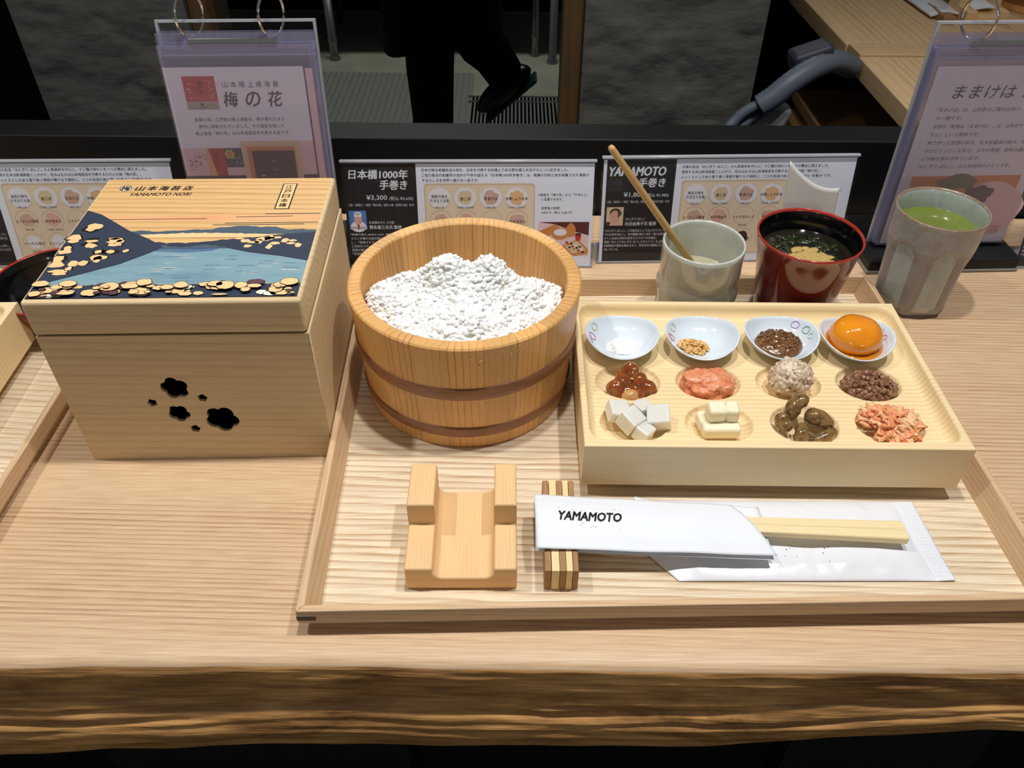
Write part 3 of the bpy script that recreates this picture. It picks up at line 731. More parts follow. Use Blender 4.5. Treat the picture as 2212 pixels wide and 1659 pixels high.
    o = m.obj('tuna_mayonnaise', mottle('tuna', [(178, 146, 116), (222, 200, 174), (240, 226, 206)], 170, .32, .5, bscale=420, coat=.25, sss=.15, dist=1), None, pl(.1578, .0768, WB)); tag(o, 'ball of creamy beige tuna mayonnaise in a hollow', 'tuna')
    # minced beef
    m = MB()
    for i in range(190):
        a, q = random.uniform(0, 6.28), random.random(); r = math.sqrt(q)
        p = (.0188*r*math.cos(a), .0150*r*math.sin(a), .0040+.0100*(1-q)*random.uniform(.45, 1)+.0015)
        blob(m, p, [random.uniform(.0013, .0028) for _ in range(3)], reul(), .4, 1.6, i, 3, random.choice((0, 0, 1)))
    o = m.obj('minced_beef', [mottle('beef_a', [(112, 74, 52), (150, 104, 76)], 300, .3, .25, coat=.3), mottle('beef_b', [(132, 90, 64), (168, 122, 92)], 300, .35, .25, coat=.2)], None, pl(.2180, .0760, WB)); tag(o, 'crumbly brown simmered minced beef in a hollow', 'minced beef', kind='stuff')
    # pickled radish cubes
    rad = plain('pickled_radish', (228, 227, 220), .22, spec=.5, sss=.7, ssr=.006, coat=.3)
    for lab, (u, v, z), sz, e in (('translucent white radish cube at the far left of the heap', (.0265, .0395, WB+.0118), (.0150, .0142, .0100), (.12, .28, .16)),
                                  ('translucent white radish cube standing in the middle of the heap', (.0345, .0300, WB+.0125), (.0140, .0140, .0130), (.35, .1, .78)),
                                  ('translucent white radish cube half hidden behind the others', (.0445, .0425, WB+.0108), (.0120, .0120, .0110), (-.1, .1, .5)),
                                  ('translucent white radish cube at the right end of the heap', (.0545, .0330, WB+.0125), (.0160, .0150, .0115), (.25, -.22, -.12)),
                                  ('translucent white radish cube at the front of the heap', (.0430, .0215, WB+.0088), (.0118, .0110, .0110), (.2, .12, .85))):
        m = MB(); m.box(-sz[0]/2, sz[0]/2, -sz[1]/2, sz[1]/2, -sz[2]/2, sz[2]/2)
        o = m.obj('radish_cube', rad, None, pl(u, v, z), e, bevel=.0012, seg=3); tag(o, lab, 'radish', 'pickled radish cubes')
    # cream cheese
    ch = mottle('cream_cheese', [(240, 230, 196), (250, 244, 222)], 120, .38, .2, bscale=500, sss=.3, ssr=.004, spec=.4)
    for lab, c, s, e, am in (('long pale block of cream cheese at the front of the hollow', (.0975, .0262, WB+.0082), (.0262, .0105, .0098), (.05, 0, .03), 0),
                             ('pale cream cheese piece lying at the left of the hollow', (.0870, .0345, WB+.0080), (.0090, .0140, .0090), (0, .1, .15), 0),
                             ('rounded cream cheese cube on top, left of the two', (.0938, .0330, WB+.0186), (.0130, .0118, .0115), (.12, .05, .1), 0),
                             ('rounded cream cheese cube on top, right of the two', (.1048, .0335, WB+.0184), (.0092, .0118, .0118), (.08, -.06, -.05), 0)):
        m = MB(); m.box(-s[0]/2, s[0]/2, -s[1]/2, s[1]/2, -s[2]/2, s[2]/2)
        o = m.obj('cream_cheese', ch, None, pl(*c), e, bevel=.0026, seg=4); tag(o, lab, 'cheese', 'cream cheese pieces')
    # clams
    cl = mottle('clam_meat', [(44, 38, 28), (112, 86, 48), (146, 112, 66), (78, 70, 58)], 130, .14, .2, bscale=400, coat=.8, detail=5, sss=.1)
    for lab, c, r, e, pts in (('dark glossy clam standing up at the back left of the heap', (.1515, .0405, WB+.0130), .0046, 0, [(-.003, -.004, -.006), (-.002, 0, -.001), (.001, .003, .004), (.005, .004, .006), (.008, .002, .003)]),
                              ('brown glossy clam hanging at the left rim of the heap', (.1445, .0340, WB+.0100), .0042, 0, [(-.005, .004, .002), (-.003, 0, .001), (-.001, -.004, -.001), (.001, -.008, -.002)]),
                              ('dark curled clam in the centre right of the heap', (.1660, .0335, WB+.0100), .0054, 0, [(-.008, .003, .001), (-.003, .002, .002), (.003, .001, .001), (.006, -.002, -.001), (.007, -.005, -.003)]),
                              ('brown clam pointing to the front of the heap', (.1540, .0245, WB+.0072), .0040, 0, [(-.001, .006, .003), (0, .002, .002), (0, -.003, 0), (.001, -.008, -.002)]),
                              ('long olive brown clam lying at the front right', (.1685, .0215, WB+.0062), .0036, 0, [(-.011, -.004, -.002), (-.006, -.003, 0), (0, -.002, .001), (.006, .002, .002), (.009, .005, .004)])):
        m = MB(); n = 14; P = []; Rr = []
        for i in range(n):
            f = i/(n-1)*(len(pts)-1); k = min(int(f), len(pts)-2); q = f-k
            P.append(Vector(pts[k])*(1-q)+Vector(pts[k+1])*q); Rr.append(1.2*r*(.35+.75*math.sin(PI*(.08+.88*i/(n-1)))**.8)*(1+.10*math.sin(i*.9+c[0]*900)))
        m.tube(P, Rr, 14)
        m.v = [tuple(Vector(p)*(1+.16*noise.noise(Vector(p)*240)+.05*noise.noise(Vector(p)*700))) for p in m.v]
        o = m.obj('simmered_clam', cl, None, pl(*c)); o.modifiers.new('s', 'SUBSURF').render_levels = 1; tag(o, lab, 'clam', 'simmered clams')
    # salmon flakes
    m = MB()
    for i in range(150):
        a, q = random.uniform(0, 6.28), random.random(); r = math.sqrt(q)
        p = (.0205*r*math.cos(a), .0165*r*math.sin(a)-.001, .0060+.0092*(1-q)*random.uniform(.4, 1.0)+.002)
        e = Euler((random.uniform(-.6, .6), random.uniform(-.6, .6), random.gauss(.3, .9)))
        l, w, h = random.uniform(.004, .0115), random.uniform(.0016, .0042), random.uniform(.0007, .0016)
        blob(m, p, (l*.62, w*.8, h), e, .5, 1.8, i, 3, random.choice((0, 0, 1, 2)))
    o = m.obj('salmon_flakes', [mottle('salmon_a', [(242, 168, 118), (246, 190, 146)], 250, .4, .3), mottle('salmon_b', [(242, 188, 142), (248, 208, 166)], 250, .45, .3), mottle('salmon_c', [(234, 144, 96), (242, 168, 120)], 250, .35, .3)], None, pl(.2190, .0335, WB))
    tag(o, 'flaked orange grilled salmon in a hollow', 'salmon', kind='stuff')
foods()

# ---------------------------------------------------------------- roll holder
def holder(label, loc, rz):
    W, D, y1 = .0690, .0705, .0352
    g0, g1, zg, rf = .0172, .0548, .0112, .0062
    def prof(za):
        pts = [(0, 0), (W, 0), (W, za), (g1, za)]
        pts += [(g1 - rf*(1-math.cos(t)), zg + rf*(1-math.sin(t))) for t in [PI/2*i/6 for i in range(7)]][0:]
        pts += [(g0 + rf*(1-math.cos(t)), zg + rf*(1-math.sin(t))) for t in [PI/2*i/6 for i in range(6, -1, -1)]]
        pts += [(g0, za), (0, za)]
        return pts
    lo, hi = prof(.0205), prof(.0388); n = len(lo); m = MB()
    rings = [[(x, 0, z) for x, z in lo], [(x, y1, z) for x, z in lo], [(x, y1, z) for x, z in hi], [(x, D, z) for x, z in hi]]
    idx = {}; vs = []
    def vid(p):
        k = tuple(round(c, 6) for c in p)
        if k not in idx: idx[k] = len(vs); vs.append(p)
        return idx[k]
    R = [[vid(p) for p in r] for r in rings]
    fs = [tuple(R[0]), tuple(reversed(R[3]))]
    for a, b in ((0, 1), (1, 2), (2, 3)):
        for i in range(n):
            f = []
            for q in (R[a][i], R[b][i], R[b][(i+1) % n], R[a][(i+1) % n]):
                if q not in f: f.append(q)
            if len(f) > 2: fs.append(tuple(f))
    m.add(vs, fs, 0)
    o = m.obj('roll_holder', 'beech', None, loc, (0, 0, rz), bevel=.0016, seg=4, ang=40)
    bm = bmesh.new(); bm.from_mesh(o.data); bmesh.ops.recalc_face_normals(bm, faces=bm.faces); bm.to_mesh(o.data); bm.free()
    return tag(o, label, 'holder', 'wooden hand roll holders')
holder('stepped beech hand roll holder with a groove, in front of the rice tub', (-.0650, .2962, .004), .012)

# ---------------------------------------------------------------- chopstick rest, chopsticks, sleeve, towel
def cutlery():
    root = thing('chopstick_rest', 'striped light and dark bamboo chopstick rest under the paper sleeve', 'chopstick rest', (.0207, .2968, .004), .0)
    xs = [0, .0044, .0094, .0134, .0174, .0212]
    for i in range(5): MB().box(xs[i]+.0001, xs[i+1]-.0001, 0, .0735, 0, .0193).obj('strip', 'bam_d' if i % 2 == 0 else 'bam_l', root, bevel=.0008 if i in (0, 4) else .0003)
    a, b = Vector((.022, .3350, .0268)), Vector((.2556, .3345, .0150))
    def stick(lab, dy, dz):
        root = Vector((0, dy, dz)); m = MB(); P = []
        n = 10
        sec = [(-.0034, -.0026), (.0034, -.0026), (.0037, .0022), (.0028, .0030), (-.0028, .0030), (-.0037, .0022)]
        for i in range(n+1):
            f = i/n; p = a.lerp(b, f); s = .62 + .43*f
            P.append([(p.x, p.y+root.y*f+y*s+root.y*.55*(1-f), p.z+root.z+z*s) for y, z in sec])
        vs = [q for r in P for q in r]; k = 6
        fs = [tuple(range(k-1, -1, -1)), tuple(range(n*k, n*k+k))] + [(i*k+j, i*k+(j+1) % k, (i+1)*k+(j+1) % k, (i+1)*k+j) for i in range(n) for j in range(k)]
        m.add(vs, fs); o = m.obj('chopstick', 'chop', None, bevel=.0004, seg=2); tag(o, lab, 'chopstick', 'disposable wooden chopsticks')
    stick('pale disposable chopstick in the paper sleeve, the back one', .0040, 0); stick('pale disposable chopstick in the paper sleeve, the front one', -.0036, 0)
    # sleeve
    root = thing('chopstick_sleeve', 'white paper chopstick sleeve with black brush lettering, slanted open end', 'paper sleeve')
    def zc(x): return .0268 + (.0150-.0268)*(x-.022)/(.2336)
    TL, BL, TR, BR = (.0150, .3550), (.0160, .3115), (.1455, .3525), (.1672, .3125)
    def top(u, v):
        x = (TL[0]*(1-v)+BL[0]*v)*(1-u) + (TR[0]*(1-v)+BR[0]*v)*u; y = (TL[1]*(1-v)+BL[1]*v)*(1-u) + (TR[1]*(1-v)+BR[1]*v)*u
        e = min(1, 5*min(v, 1-v)); c = math.exp(-((y-.3345)/.012)**2)
        return (x, y, zc(x) + .0008 + .0034*c - .0018*(1-e) + .0010*noise.noise((x*25, y*40, 1)))
    def bot(u, v):
        x0 = .0155+(u)*(.150); x1 = .0155+u*.1535
        x = x0; y = .3552-.0435*v
        return (x, y, zc(x) - .0042 - .0008*noise.noise((x*20, y*30, 4)))
    m = MB(); m.grid(top, 50, 24); m.grid(bot, 40, 14); m.obj('paper', 'sleevepaper', root, solid=.00018)
    s = Sheet('xy', 0.00006)
    s.text('YAMAMOTO', 30.5, 330.6, 40, 6.8, 0, 1, .025, .25)
    random.seed(3)
    for i in range(26): s.disc(random.uniform(29, 72), random.choice((random.uniform(323.5, 329.5), random.uniform(337.6, 341))), random.uniform(.08, .32), random.uniform(.08, .26), 0, 1, 6)
    s.v = [(x, y, zc(x)+.0008+.0034*math.exp(-((y-.3345)/.012)**2)+.0010*noise.noise((x*25, y*40, 1))+.00075) for x, y, z in s.v]
    o = s.obj('brush_lettering', 'ink', root)
    # towel packet
    root = thing('towel_packet', 'white sealed wet towel packet lying under the chopsticks', 'towel packet')
    A, B, C, D, E_ = (.0840, .3690), (.2765, .3690), (.2805, .3045), (.1060, .3020), (.0880, .3180)
    def pk(u, v):
        xl = .0845+.0215*max(0, (v-.62)/.38) ; yl = .3690-.0660*v
        x = xl+(.2768+.0036*v-xl)*u; y = yl+(.0005+.0012*v)*u
        pf = max(0, min(1, 7*min(u*1.4, .93-u)))*max(0, min(1, 6*min(v, 1-v)))
        w = .0012*noise.fractal((x*34, y*34, 0), 1, 2, 3)
        z = .0046 + .0042*pf**.6 + w*pf
        if u > .935: z = .0048 + .00045*math.sin(v*150) + .0012*max(0, v-.8)*5*(u-.935)/.065
        if u < .07 and v < .12: z += .004*(1-u/.07)
        return (x, y, z)
    m = MB(); m.grid(pk, 150, 90); m.obj('film', 'plastic', root, solid=.0002)
    s = Sheet('xy', 0.00006)
    for u, v, r in ((178, 325, .5), (180.5, 326.2, .35), (183, 325.4, .3), (203, 326.5, .6), (205.5, 327.2, .4), (207, 326.6, .35), (201, 322.5, .5), (203.4, 316, .4), (176, 319.8, .4), (180, 319.5, .25), (183.5, 319.7, .35), (190, 328, .4)): s.disc(u, v, r, r*.7, 0, 1, 8)
    s.v = [(x, y, .0112) for x, y, z in s.v]
    def drop(p):
        x, y, z = p; v = (.3690-y)/.0660; xl = .0845+.0215*max(0, (v-.62)/.38); u = (x-xl)/(.2768+.0036*v-xl)
        return (x, y, pk(u, v)[2]+.0003)
    s.v = [drop(p) for p in s.v]; s.obj('brush_lettering', 'ink', root)
cutlery()

# ---------------------------------------------------------------- cups
def yunomi():
    root = thing('tea_cup', 'grey celadon cup with throwing ripples holding clear soup and a bamboo stick', 'cup', (.1560, .5760, .004))
    H = .0810
    def rr(r, z, t, j):
        k = .0009*math.sin(z*210+.4*math.sin(t*2))*max(0, min(1, (.056-z)/.02)) if j < 9 else 0
        return r+k, z
    po = [(.026, 0), (.030, .0008)] + [(.0318+.0024*z/H, z) for z in np.linspace(.004, H-.004, 26)] + [(.0341, H-.0012)]
    prof = po + [(.0336, H), (.0326, H), (.0321, H-.0015)] + [(.0300+.0020*z/H, z) for z in np.linspace(H-.004, .006, 8)] + [(.0001, .005)]
    n = len(po)
    def fn(r, z, t, j):
        if j < n: return r+.0014*math.sin(z*225+.6*math.sin(t+1)-.6)*max(0, min(1, (.062-z)/.018))+.0005*math.sin(2*t+z*60), z
        return r+.0005*math.sin(2*t+z*60), z
    m = MB(); m.lathe(prof, 72, fn=fn, mats=[0]*(n-2)+[1]*(len(prof)), caps=False); m.obj('body', ['yunomi', 'yunomi_in'], root)
    m = MB(); m.lathe([(.0001, .0470), (.0300, .0470), (.0312, .0475)], 48, caps=False)
    o = m.obj('clear_soup', plain('clear_broth', (176, 172, 146), .04, spec=.5, coat=.5), None, (.1560, .5760, .004)); tag(o, 'pale cloudy broth inside the grey celadon cup', 'soup')
    a, b = Vector((.1650, .6030, .0335)), Vector((.0722, .5750, .1665))
    d = (b-a); ln = d.length; q = d.to_track_quat('Z', 'Y')
    m = MB(); k = 8; prof = []
    m.tube([(0, 0, 0), (0, 0, ln*.4), (0, 0, ln*.8), (0, 0, ln*.985), (0, 0, ln)], [.0030, .0030, .0029, .0027, .0020], 14, flat=1.0)
    o = m.obj('bamboo_stick', 'bam_s', None, a); o.rotation_euler = q.to_euler(); tag(o, 'round bamboo stirring stick leaning out of the grey celadon cup', 'stick')
yunomi()
def soup_cup(label, loc, rest=True, rz=0):
    root = thing('soup_cup', label, 'cup', loc, rz, 'red lacquer soup cups')
    H = .0860
    prof = [(.0270, 0), (.0296, .001), (.0304, .0035)] + [(.0305+.0117*(z/H)**1.15, z) for z in np.linspace(.006, H-.003, 12)] + [(.0426, H-.0014), (.0427, H-.0004), (.0421, H+.0003), (.0412, H), (.0408, H-.002)] + [(.0285+.0117*(z/H)**1.15, z) for z in np.linspace(H-.006, .006, 10)] + [(.0001, .005)]
    mats = [0]*14 + [1]*5 + [2]*20
    m = MB(); m.lathe(prof, 80, mats=mats, caps=False); m.obj('body', ['lacq', 'lacq_rim', 'lacq_in'], root)
    return root
soup_cup('dark red lacquer cup of miso soup, standing on the main tray', (.2425, .5800, .004))
def miso():
    random.seed(9)
    root = thing('miso_soup', 'miso soup with dark seaweed and a pale miso cloud', 'soup', (.2425, .5800, .004))
    m = MB(); m.lathe([(.0001, .0680), (.0372, .0680), (.0380, .0686)], 56, caps=False)
    m.obj('broth', plain('dark_broth', (26, 24, 16), .05, spec=.5, coat=.5), root)
    m = MB()
    for i in range(110):
        a, r = random.uniform(0, 6.28), math.sqrt(random.random())
        x, y = -.0005+.0200*r*math.cos(a), -.009+.0160*r*math.sin(a)
        blob(m, (x, y, .0682), (random.uniform(.002, .005), random.uniform(.002, .004), .0007), None, .5, 2.5, i, 3, 0)
    m.obj('miso_cloud', mottle('miso_cloud', [(178, 146, 78), (206, 178, 112)], 700, .55, .4), root)
    m = MB()
    for i in range(46):
        a = random.uniform(.15, 2.95); r = random.uniform(.014, .029)
        blob(m, (r*math.cos(a), r*math.sin(a)+.001, .0682), (random.uniform(.002, .0055), random.uniform(.0014, .003), .0009), Euler((0, 0, random.uniform(0, 3))), .6, 2, i, 3, 0)
    m.obj('seaweed', mottle('wakame', [(20, 28, 14), (50, 58, 28)], 300, .15, .2, coat=.6), root)
miso()
def tea():
    root = thing('tea_cup', 'grey ash glazed faceted cup of green tea, standing right of the tray', 'cup', (.3625, .6150, 0), .54)
    H = .0950
    po = [(.0265, 0), (.0290, .001)] + [(.0318+.0062*(z/H), z) for z in np.linspace(.003, H-.004, 44)] + [(.0381, H-.0015)]
    prof = po + [(.0377, H), (.0366, H+.0002), (.0358, H-.0016)] + [(.0300+.0052*z/H, z) for z in np.linspace(H-.005, .008, 12)] + [(.0001, .006)]
    n = len(po)
    def fn(r, z, t, j):
        if j >= n or j < 1: return r, z
        f = ((t+PI/6) % (PI/3)) - PI/6
        zt = .0715 - .062*f*f + .004*math.sin(round((t)/(PI/3))*2.3)
        w = max(0, min(1, (zt-z)/.006)); w = w*w*(3-2*w)
        pol = math.cos(PI/6)/math.cos(f)
        lo = max(0, min(1, (.012-z)/.010))
        return r*(1-w*(1-min(1, pol*1.035))) - .0022*lo*lo, z
    mats = [0]*34+[1]*12+[3]*3+[2]*16
    m = MB(); m.lathe(prof, 160, fn=fn, mats=mats, caps=False); m.obj('body', ['teaglaze', 'tearim', 'tea_in', mottle('rim_brown', [(128, 104, 84), (160, 142, 124)], 260, .3, 0, coat=.3)], root)
    m = MB(); m.lathe([(.0001, .0770), (.0338, .0770), (.0345, .0774)], 56, caps=False)
    o = m.obj('green_tea', mottle('green_tea', [(104, 120, 44), (124, 138, 62)], 20, .05, 0, coat=.5), None, (.3625, .6150, 0)); tag(o, 'bright green tea filling the grey faceted cup', 'tea')
tea()
def slip():
    m = MB()
    def f(u, v):
        top = Vector((.2325+.0500*u, .6420+.004*u, .1250-.041*u+.014*u*u-.0030*math.sin(PI*u)))
        bot = Vector((.2405+.0470*u, .6290+.004*u, .0004))
        p = bot.lerp(top, v); p.y -= .004*math.sin(PI*u)*v + .003*v*v
        return tuple(p)
    m.grid(f, 24, 24); o = m.obj('paper_slip', 'receipt', None, solid=.00015); tag(o, 'curled white paper slip leaning behind the red soup cup', 'paper slip')
slip()

# ---------------------------------------------------------------- printed table cards
PM = [M['paper'], M['cardblack'], M['ink'], M['inkwhite'], M['faint'], M['inkgrey'],
      plain('print_beige', (238, 220, 192), .6), plain('print_dishwhite', (240, 240, 244), .6), plain('print_sesame', (226, 206, 168), .6), plain('print_pinkbrown', (214, 178, 160), .6),
      plain('print_orange', (236, 190, 140), .6), plain('print_rose', (232, 184, 170), .6), plain('print_maroon', (92, 36, 38), .6), plain('print_wood', (216, 140, 76), .6),
      plain('print_red', (196, 50, 36), .6), plain('print_skin', (226, 176, 150), .6), plain('print_blue', (84, 136, 206), .6), plain('print_green', (92, 112, 52), .6),
      plain('print_olive', (70, 78, 66), .6), plain('print_pink', (236, 208, 212), .6), plain('print_brown', (72, 48, 44), .6), plain('print_yellow', (214, 200, 80), .6), plain('print_creamface', (228, 206, 170), .6), plain('print_shadow', (218, 196, 164), .6)]
(WH, BK, INK, IW, FA, IG, BE, DW, SE, PB, OR, RO, MA, WD, RD, SK, BL, GR, OL, PK, BR, YE, CF, SH) = range(24)
def card(label, loc, rz, tilt, W, Lh, kind, cut=None):
    root = thing('menu_card', label, 'menu card', loc, rz, 'menu cards in clear acrylic stands')
    w, l = W, Lh
    def ob(mb, name, mats, **k): return mb.obj(name, mats, root, (0, 0, 0), (-tilt, 0, 0), **k)
    ob(MB().box(0, w, -.0022, -.0006, .001, l-.0018), 'front_sheet', 'acry')
    ob(MB().box(0, w, .0006, .0022, .001, l-.0018), 'back_sheet', 'acry')
    ob(MB().box(0, w, -.0022, .0022, l-.0018, l+.0006), 'top_edge', 'edge', bevel=.0006, seg=2)
    MB().box(0, w, -.001, .034, 0, .0022).obj('foot', 'edge', root)
    s = Sheet('xz')
    W, H = 1000*W, 1000*Lh-3
    dv = 68.6
    s.add([s.P(u, v, 0) for u, v in ((2, 2), (W-2, 2), (W-2, H), (2, H))] + [(s.P(u, v, 0)[0], .0003, s.P(u, v, 0)[2]) for u, v in ((2, 2), (W-2, 2), (W-2, H), (2, H))], [(0, 1, 2, 3), (7, 6, 5, 4), (0, 4, 5, 1), (2, 6, 7, 3), (1, 5, 6, 2), (3, 7, 4, 0)], WH)
    s.rect(2.0 if kind == 'a' else 5, 2, dv, H, BK)
    if kind == 'a':
        s.text('日本橋1000年', 7, 85.6, 54, 8.4, IW, 2, .03, .12); s.text('手巻き', 35, 75.8, 25, 8.6, IW, 2, .03, .12)
        s.text('¥3,300', 22, 65.6, 19, 5.2, IW, 2, .01); s.text('(税込 ¥3,630)', 43, 65.3, 22, 4.2, IW, 2)
        s.text('ご飯・味噌汁・海苔「梅の花」全形２枚（四切８枚）付き', 4.4, 60.2, 61, 2.5, IW)
        s.rect(4.3, 38.4, 20.4, 56.2, BL, 2); s.disc(12.5, 41, 7.2, 5.2, DW, 3); s.rect(5.3, 38.5, 20.2, 41, DW, 3); s.disc(12.6, 47.6, 3.6, 4.9, SK, 4); s.rect(9, 50.2, 16.2, 53.8, DW, 5); s.disc(12.6, 53.6, 3.8, 1.6, DW, 5)
        s.poly([(11.6, 43), (13.6, 43), (13.2, 38.5), (12, 38.5)], RD, 5)
        s.text('日本橋ゆかり 三代目', 22.8, 43.6, 23, 2.6, IW); s.text('野永喜三夫氏 監修', 22.8, 38.6, 30, 3.6, IW, 2, .015)
        for i, tx in enumerate(('「料理の鉄人 JAPAN CUP」優勝をはじめ、海外', 'ミラノ万博や大阪万博など世界の舞台で活躍', 'し、「和食マナブ」の料理番組に出演する', 'と多彩なメディアでも活躍中。日本橋で', '和食の魅力を伝え続ける料理人。', '『日本橋ゆかり』店主')):
            s.text(tx, 4.6, 31.9-3.75*i, 58 if len(tx) > 20 else len(tx)*2.7, 2.6, IW)
        for i, (tx, wd) in enumerate((('日本が誇る老舗名店の味を、日本を代表する料理人である野永喜三夫氏がひとつに紡ぎました。', 134), ('ご協力各店の創業年の合計が千年を超える『日本橋1000年手巻き』は、老舗の伝統と技を結集させた海苔の', 153), ('すばらしさを世界へ届ける一品です。', 52))):
            s.text(tx, 73.8, 92.2-4.7*i, wd, 2.9, INK)
        names = ['', '金ごま', 'ままけは', '卵黄しょうゆ漬', 'ピーナッツ味噌', '辛子明太子', '江戸前佃煮', '牛そぼろの', 'べったら漬け', 'クリームチーズ', 'あさり佃煮', '焼鮭']
    else:
        s.text('YAMAMOTO', 7.5, 86, 52, 8.2, IW, 2, .035, .2); s.text('手巻き', 35, 75.4, 25, 8.4, IW, 2, .03, .12)
        s.text('¥1,800', 22, 65.4, 19, 5.2, IW, 2, .01); s.text('(税込 ¥1,980)', 43, 65.2, 21, 4.2, IW, 2)
        s.text('ご飯・味噌汁・海苔「梅の花」全形２枚（四切８枚）付き', 6.4, 60.2, 59, 2.5, IW)
        s.rect(7, 38.4, 23, 56.4, CF, 2); s.disc(15, 47.6, 4.4, 5.6, SK, 4); s.disc(15.4, 51.2, 5.2, 4.0, BR, 3); s.poly([(18, 46), (21.5, 50), (20, 53), (17.5, 52)], OL, 5); s.poly([(10, 38.4), (22, 38.4), (19, 42.4), (12, 42)], RO, 4); s.rect(7, 38.4, 11, 42, MA, 3)
        s.text('おにぎり ぼんご', 25.5, 43.4, 19, 2.7, IW); s.text('右近由美子氏 監修', 25, 38.2, 30, 3.7, IW, 2, .015)
        for i, tx in enumerate(('「おにぎり ぼんご」二代目店主としておにぎりづくりに', '今なお革命を起こし、具の種類を増やし続け、職人の技を生', 'かした自由な具材を組合せるスタイルを確立。', '著書『ぼんごのおにぎり おいしさのヒミツ』を上梓し、', '料理教室や講演も務めるなど、和食文化の継承にも力を', '注いでいる。')):
            s.text(tx, 6.4, 31.9-3.75*i, min(60, len(tx)*2.4), 2.6, IW)
        for i, (tx, wd) in enumerate((('大塚の名店「おにぎり ぼんご」の人気具材を中心に、十二種の味わいを一つの舞台に調えました。', 136), ('使用する米は新潟県産こしひかり。包み込むのは山本海苔店を代表するのれんの味「梅の花」。', 130), ('ふっくらとした米と香り高い海苔が織りなす調和に、二つの名店の技と想いが息づく“手巻き”です。', 140))):
            s.text(tx, 74, 92.4-4.7*i, wd, 2.9, INK)
        names = ['', '金ごま', 'ままけは', '卵黄しょうゆ漬', 'ピーナッツ味噌', '辛子明太子', 'ツナマヨネーズ', '牛そぼろ', 'べったら漬け', 'クリームチーズ', 'あさり佃煮', '焼鮭']
    s.rect(74.6, 8, 178, 82, WH, 1); s.rrect(75.4, 9, 177.6, 81.4, 3, SH, 2); s.rrect(76.6, 9.8, 176.6, 79.6, 3, BE, 3)
    tops = [None, SE, PB, OR, PB, RO, BE, PB, DW, DW, BR, OR]
    for r in range(3):
        for c in range(4):
            k = r*4+c; u, v = 89.3+23.8*c+r*.6, 67.4-21.6*r
            if r == 0: s.disc(u, v, 10.6, 9.9, SH, 4, 30); s.disc(u, v+.5, 10.4, 9.7, DW, 5, 30)
            else: s.disc(u, v+1.5, 10.2, 9.2, PB if tops[k] in (RO, PB, OR) else SH, 4, 30); s.disc(u, v+1.2, 9.7, 8.8, BE, 5, 30)
            if tops[k] is not None and k not in (0,): s.disc(u, v+1, 6.6, 6.4, tops[k], 6, 26, .3, k)
            if k == 0: s.text('海苔の味を', u-7.6, v+.6, 15, 3, INK, 8); s.text('引き立てる塩', u-8.8, v-3.4, 17.6, 3, INK, 8)
            else: s.text(names[k], u-min(20, 3.1*len(names[k]))/2, v-1.6, min(20, 3.1*len(names[k])), 3, INK, 8)
            s.text('（日本橋 八木長本店）' if k % 2 else '（築地 丸豊）', u-8 if k % 2 else u-4, v-9, 16 if k % 2 else 8, 1.7, IG, 8)
    s.text('※海苔を「梅の花」から「やまもと」', 180.6, 69.4, 46, 2.6, INK); s.text('に変更できます。', 183.6, 65.2, 20, 2.6, INK); s.text('変更後の金額：', 183.6, 57, 18, 2.6, INK); s.text('4,800 円（税込 5,280 円）', 183.6, 52.8, 29, 2.5, INK)
    s.rect(181, 11.6, 229, 45, PK, 1); s.poly([(181, 45), (229, 45), (229, 32), (215, 36), (196, 43)], MA, 2); s.poly([(182, 36), (197, 43), (203, 38), (188, 30)], WD, 3); s.disc(202, 33.6, 8.2, 5.6, WD, 4); s.disc(202, 35, 6.2, 3.4, DW, 5); s.disc(212, 37, 5, 6.5, WD, 3, 24, .2); s.poly([(216, 33), (222, 33), (221, 26.5), (217, 26.5)], RD, 5); s.disc(219, 33, 3, 1.4, MA, 6)
    s.poly([(204, 22), (219, 28), (229, 18), (229, 14), (215, 12.2)], WD, 5); s.poly([(206, 22), (218.5, 26.5), (227, 17.6), (214.5, 14)], CF, 6)
    random.seed(2)
    for i in range(12): s.disc(209.5+4.2*(i % 4)+1.4*(i//4)-1, 22.4-1.5*(i % 4)+2.2-2.6*(i//4)+.8, 1.4, 1.0, (RD, BR, DW, OL, WD)[i % 5], 7, 10)
    s.text('HAKODATE', 182, 4.8, 14, 1.8, FA) if False else None
    o = s.obj('printed_sheet', PM, root, (0, 0, 0), (-tilt, 0, 0))
    return root
card('menu card in acrylic stand with a blue background portrait, behind the rice tub', (-.1573, .6609, 0), .0196, .2407, .2337, .1024, 'a')
card('menu card in acrylic stand behind the celadon cup and the red soup cup', (.0810, .6725, 0), .0381, .1784, .2370, .1039, 'b')
card('menu card in acrylic stand at the far left, behind the nori box', (-.5420, .6560, 0), .03, .2, .2337, .1024, 'b')
card('menu card in acrylic stand at the right edge, beside the tall flip sign', (.4830, .6690, 0), .04, .2, .2337, .1024, 'a')

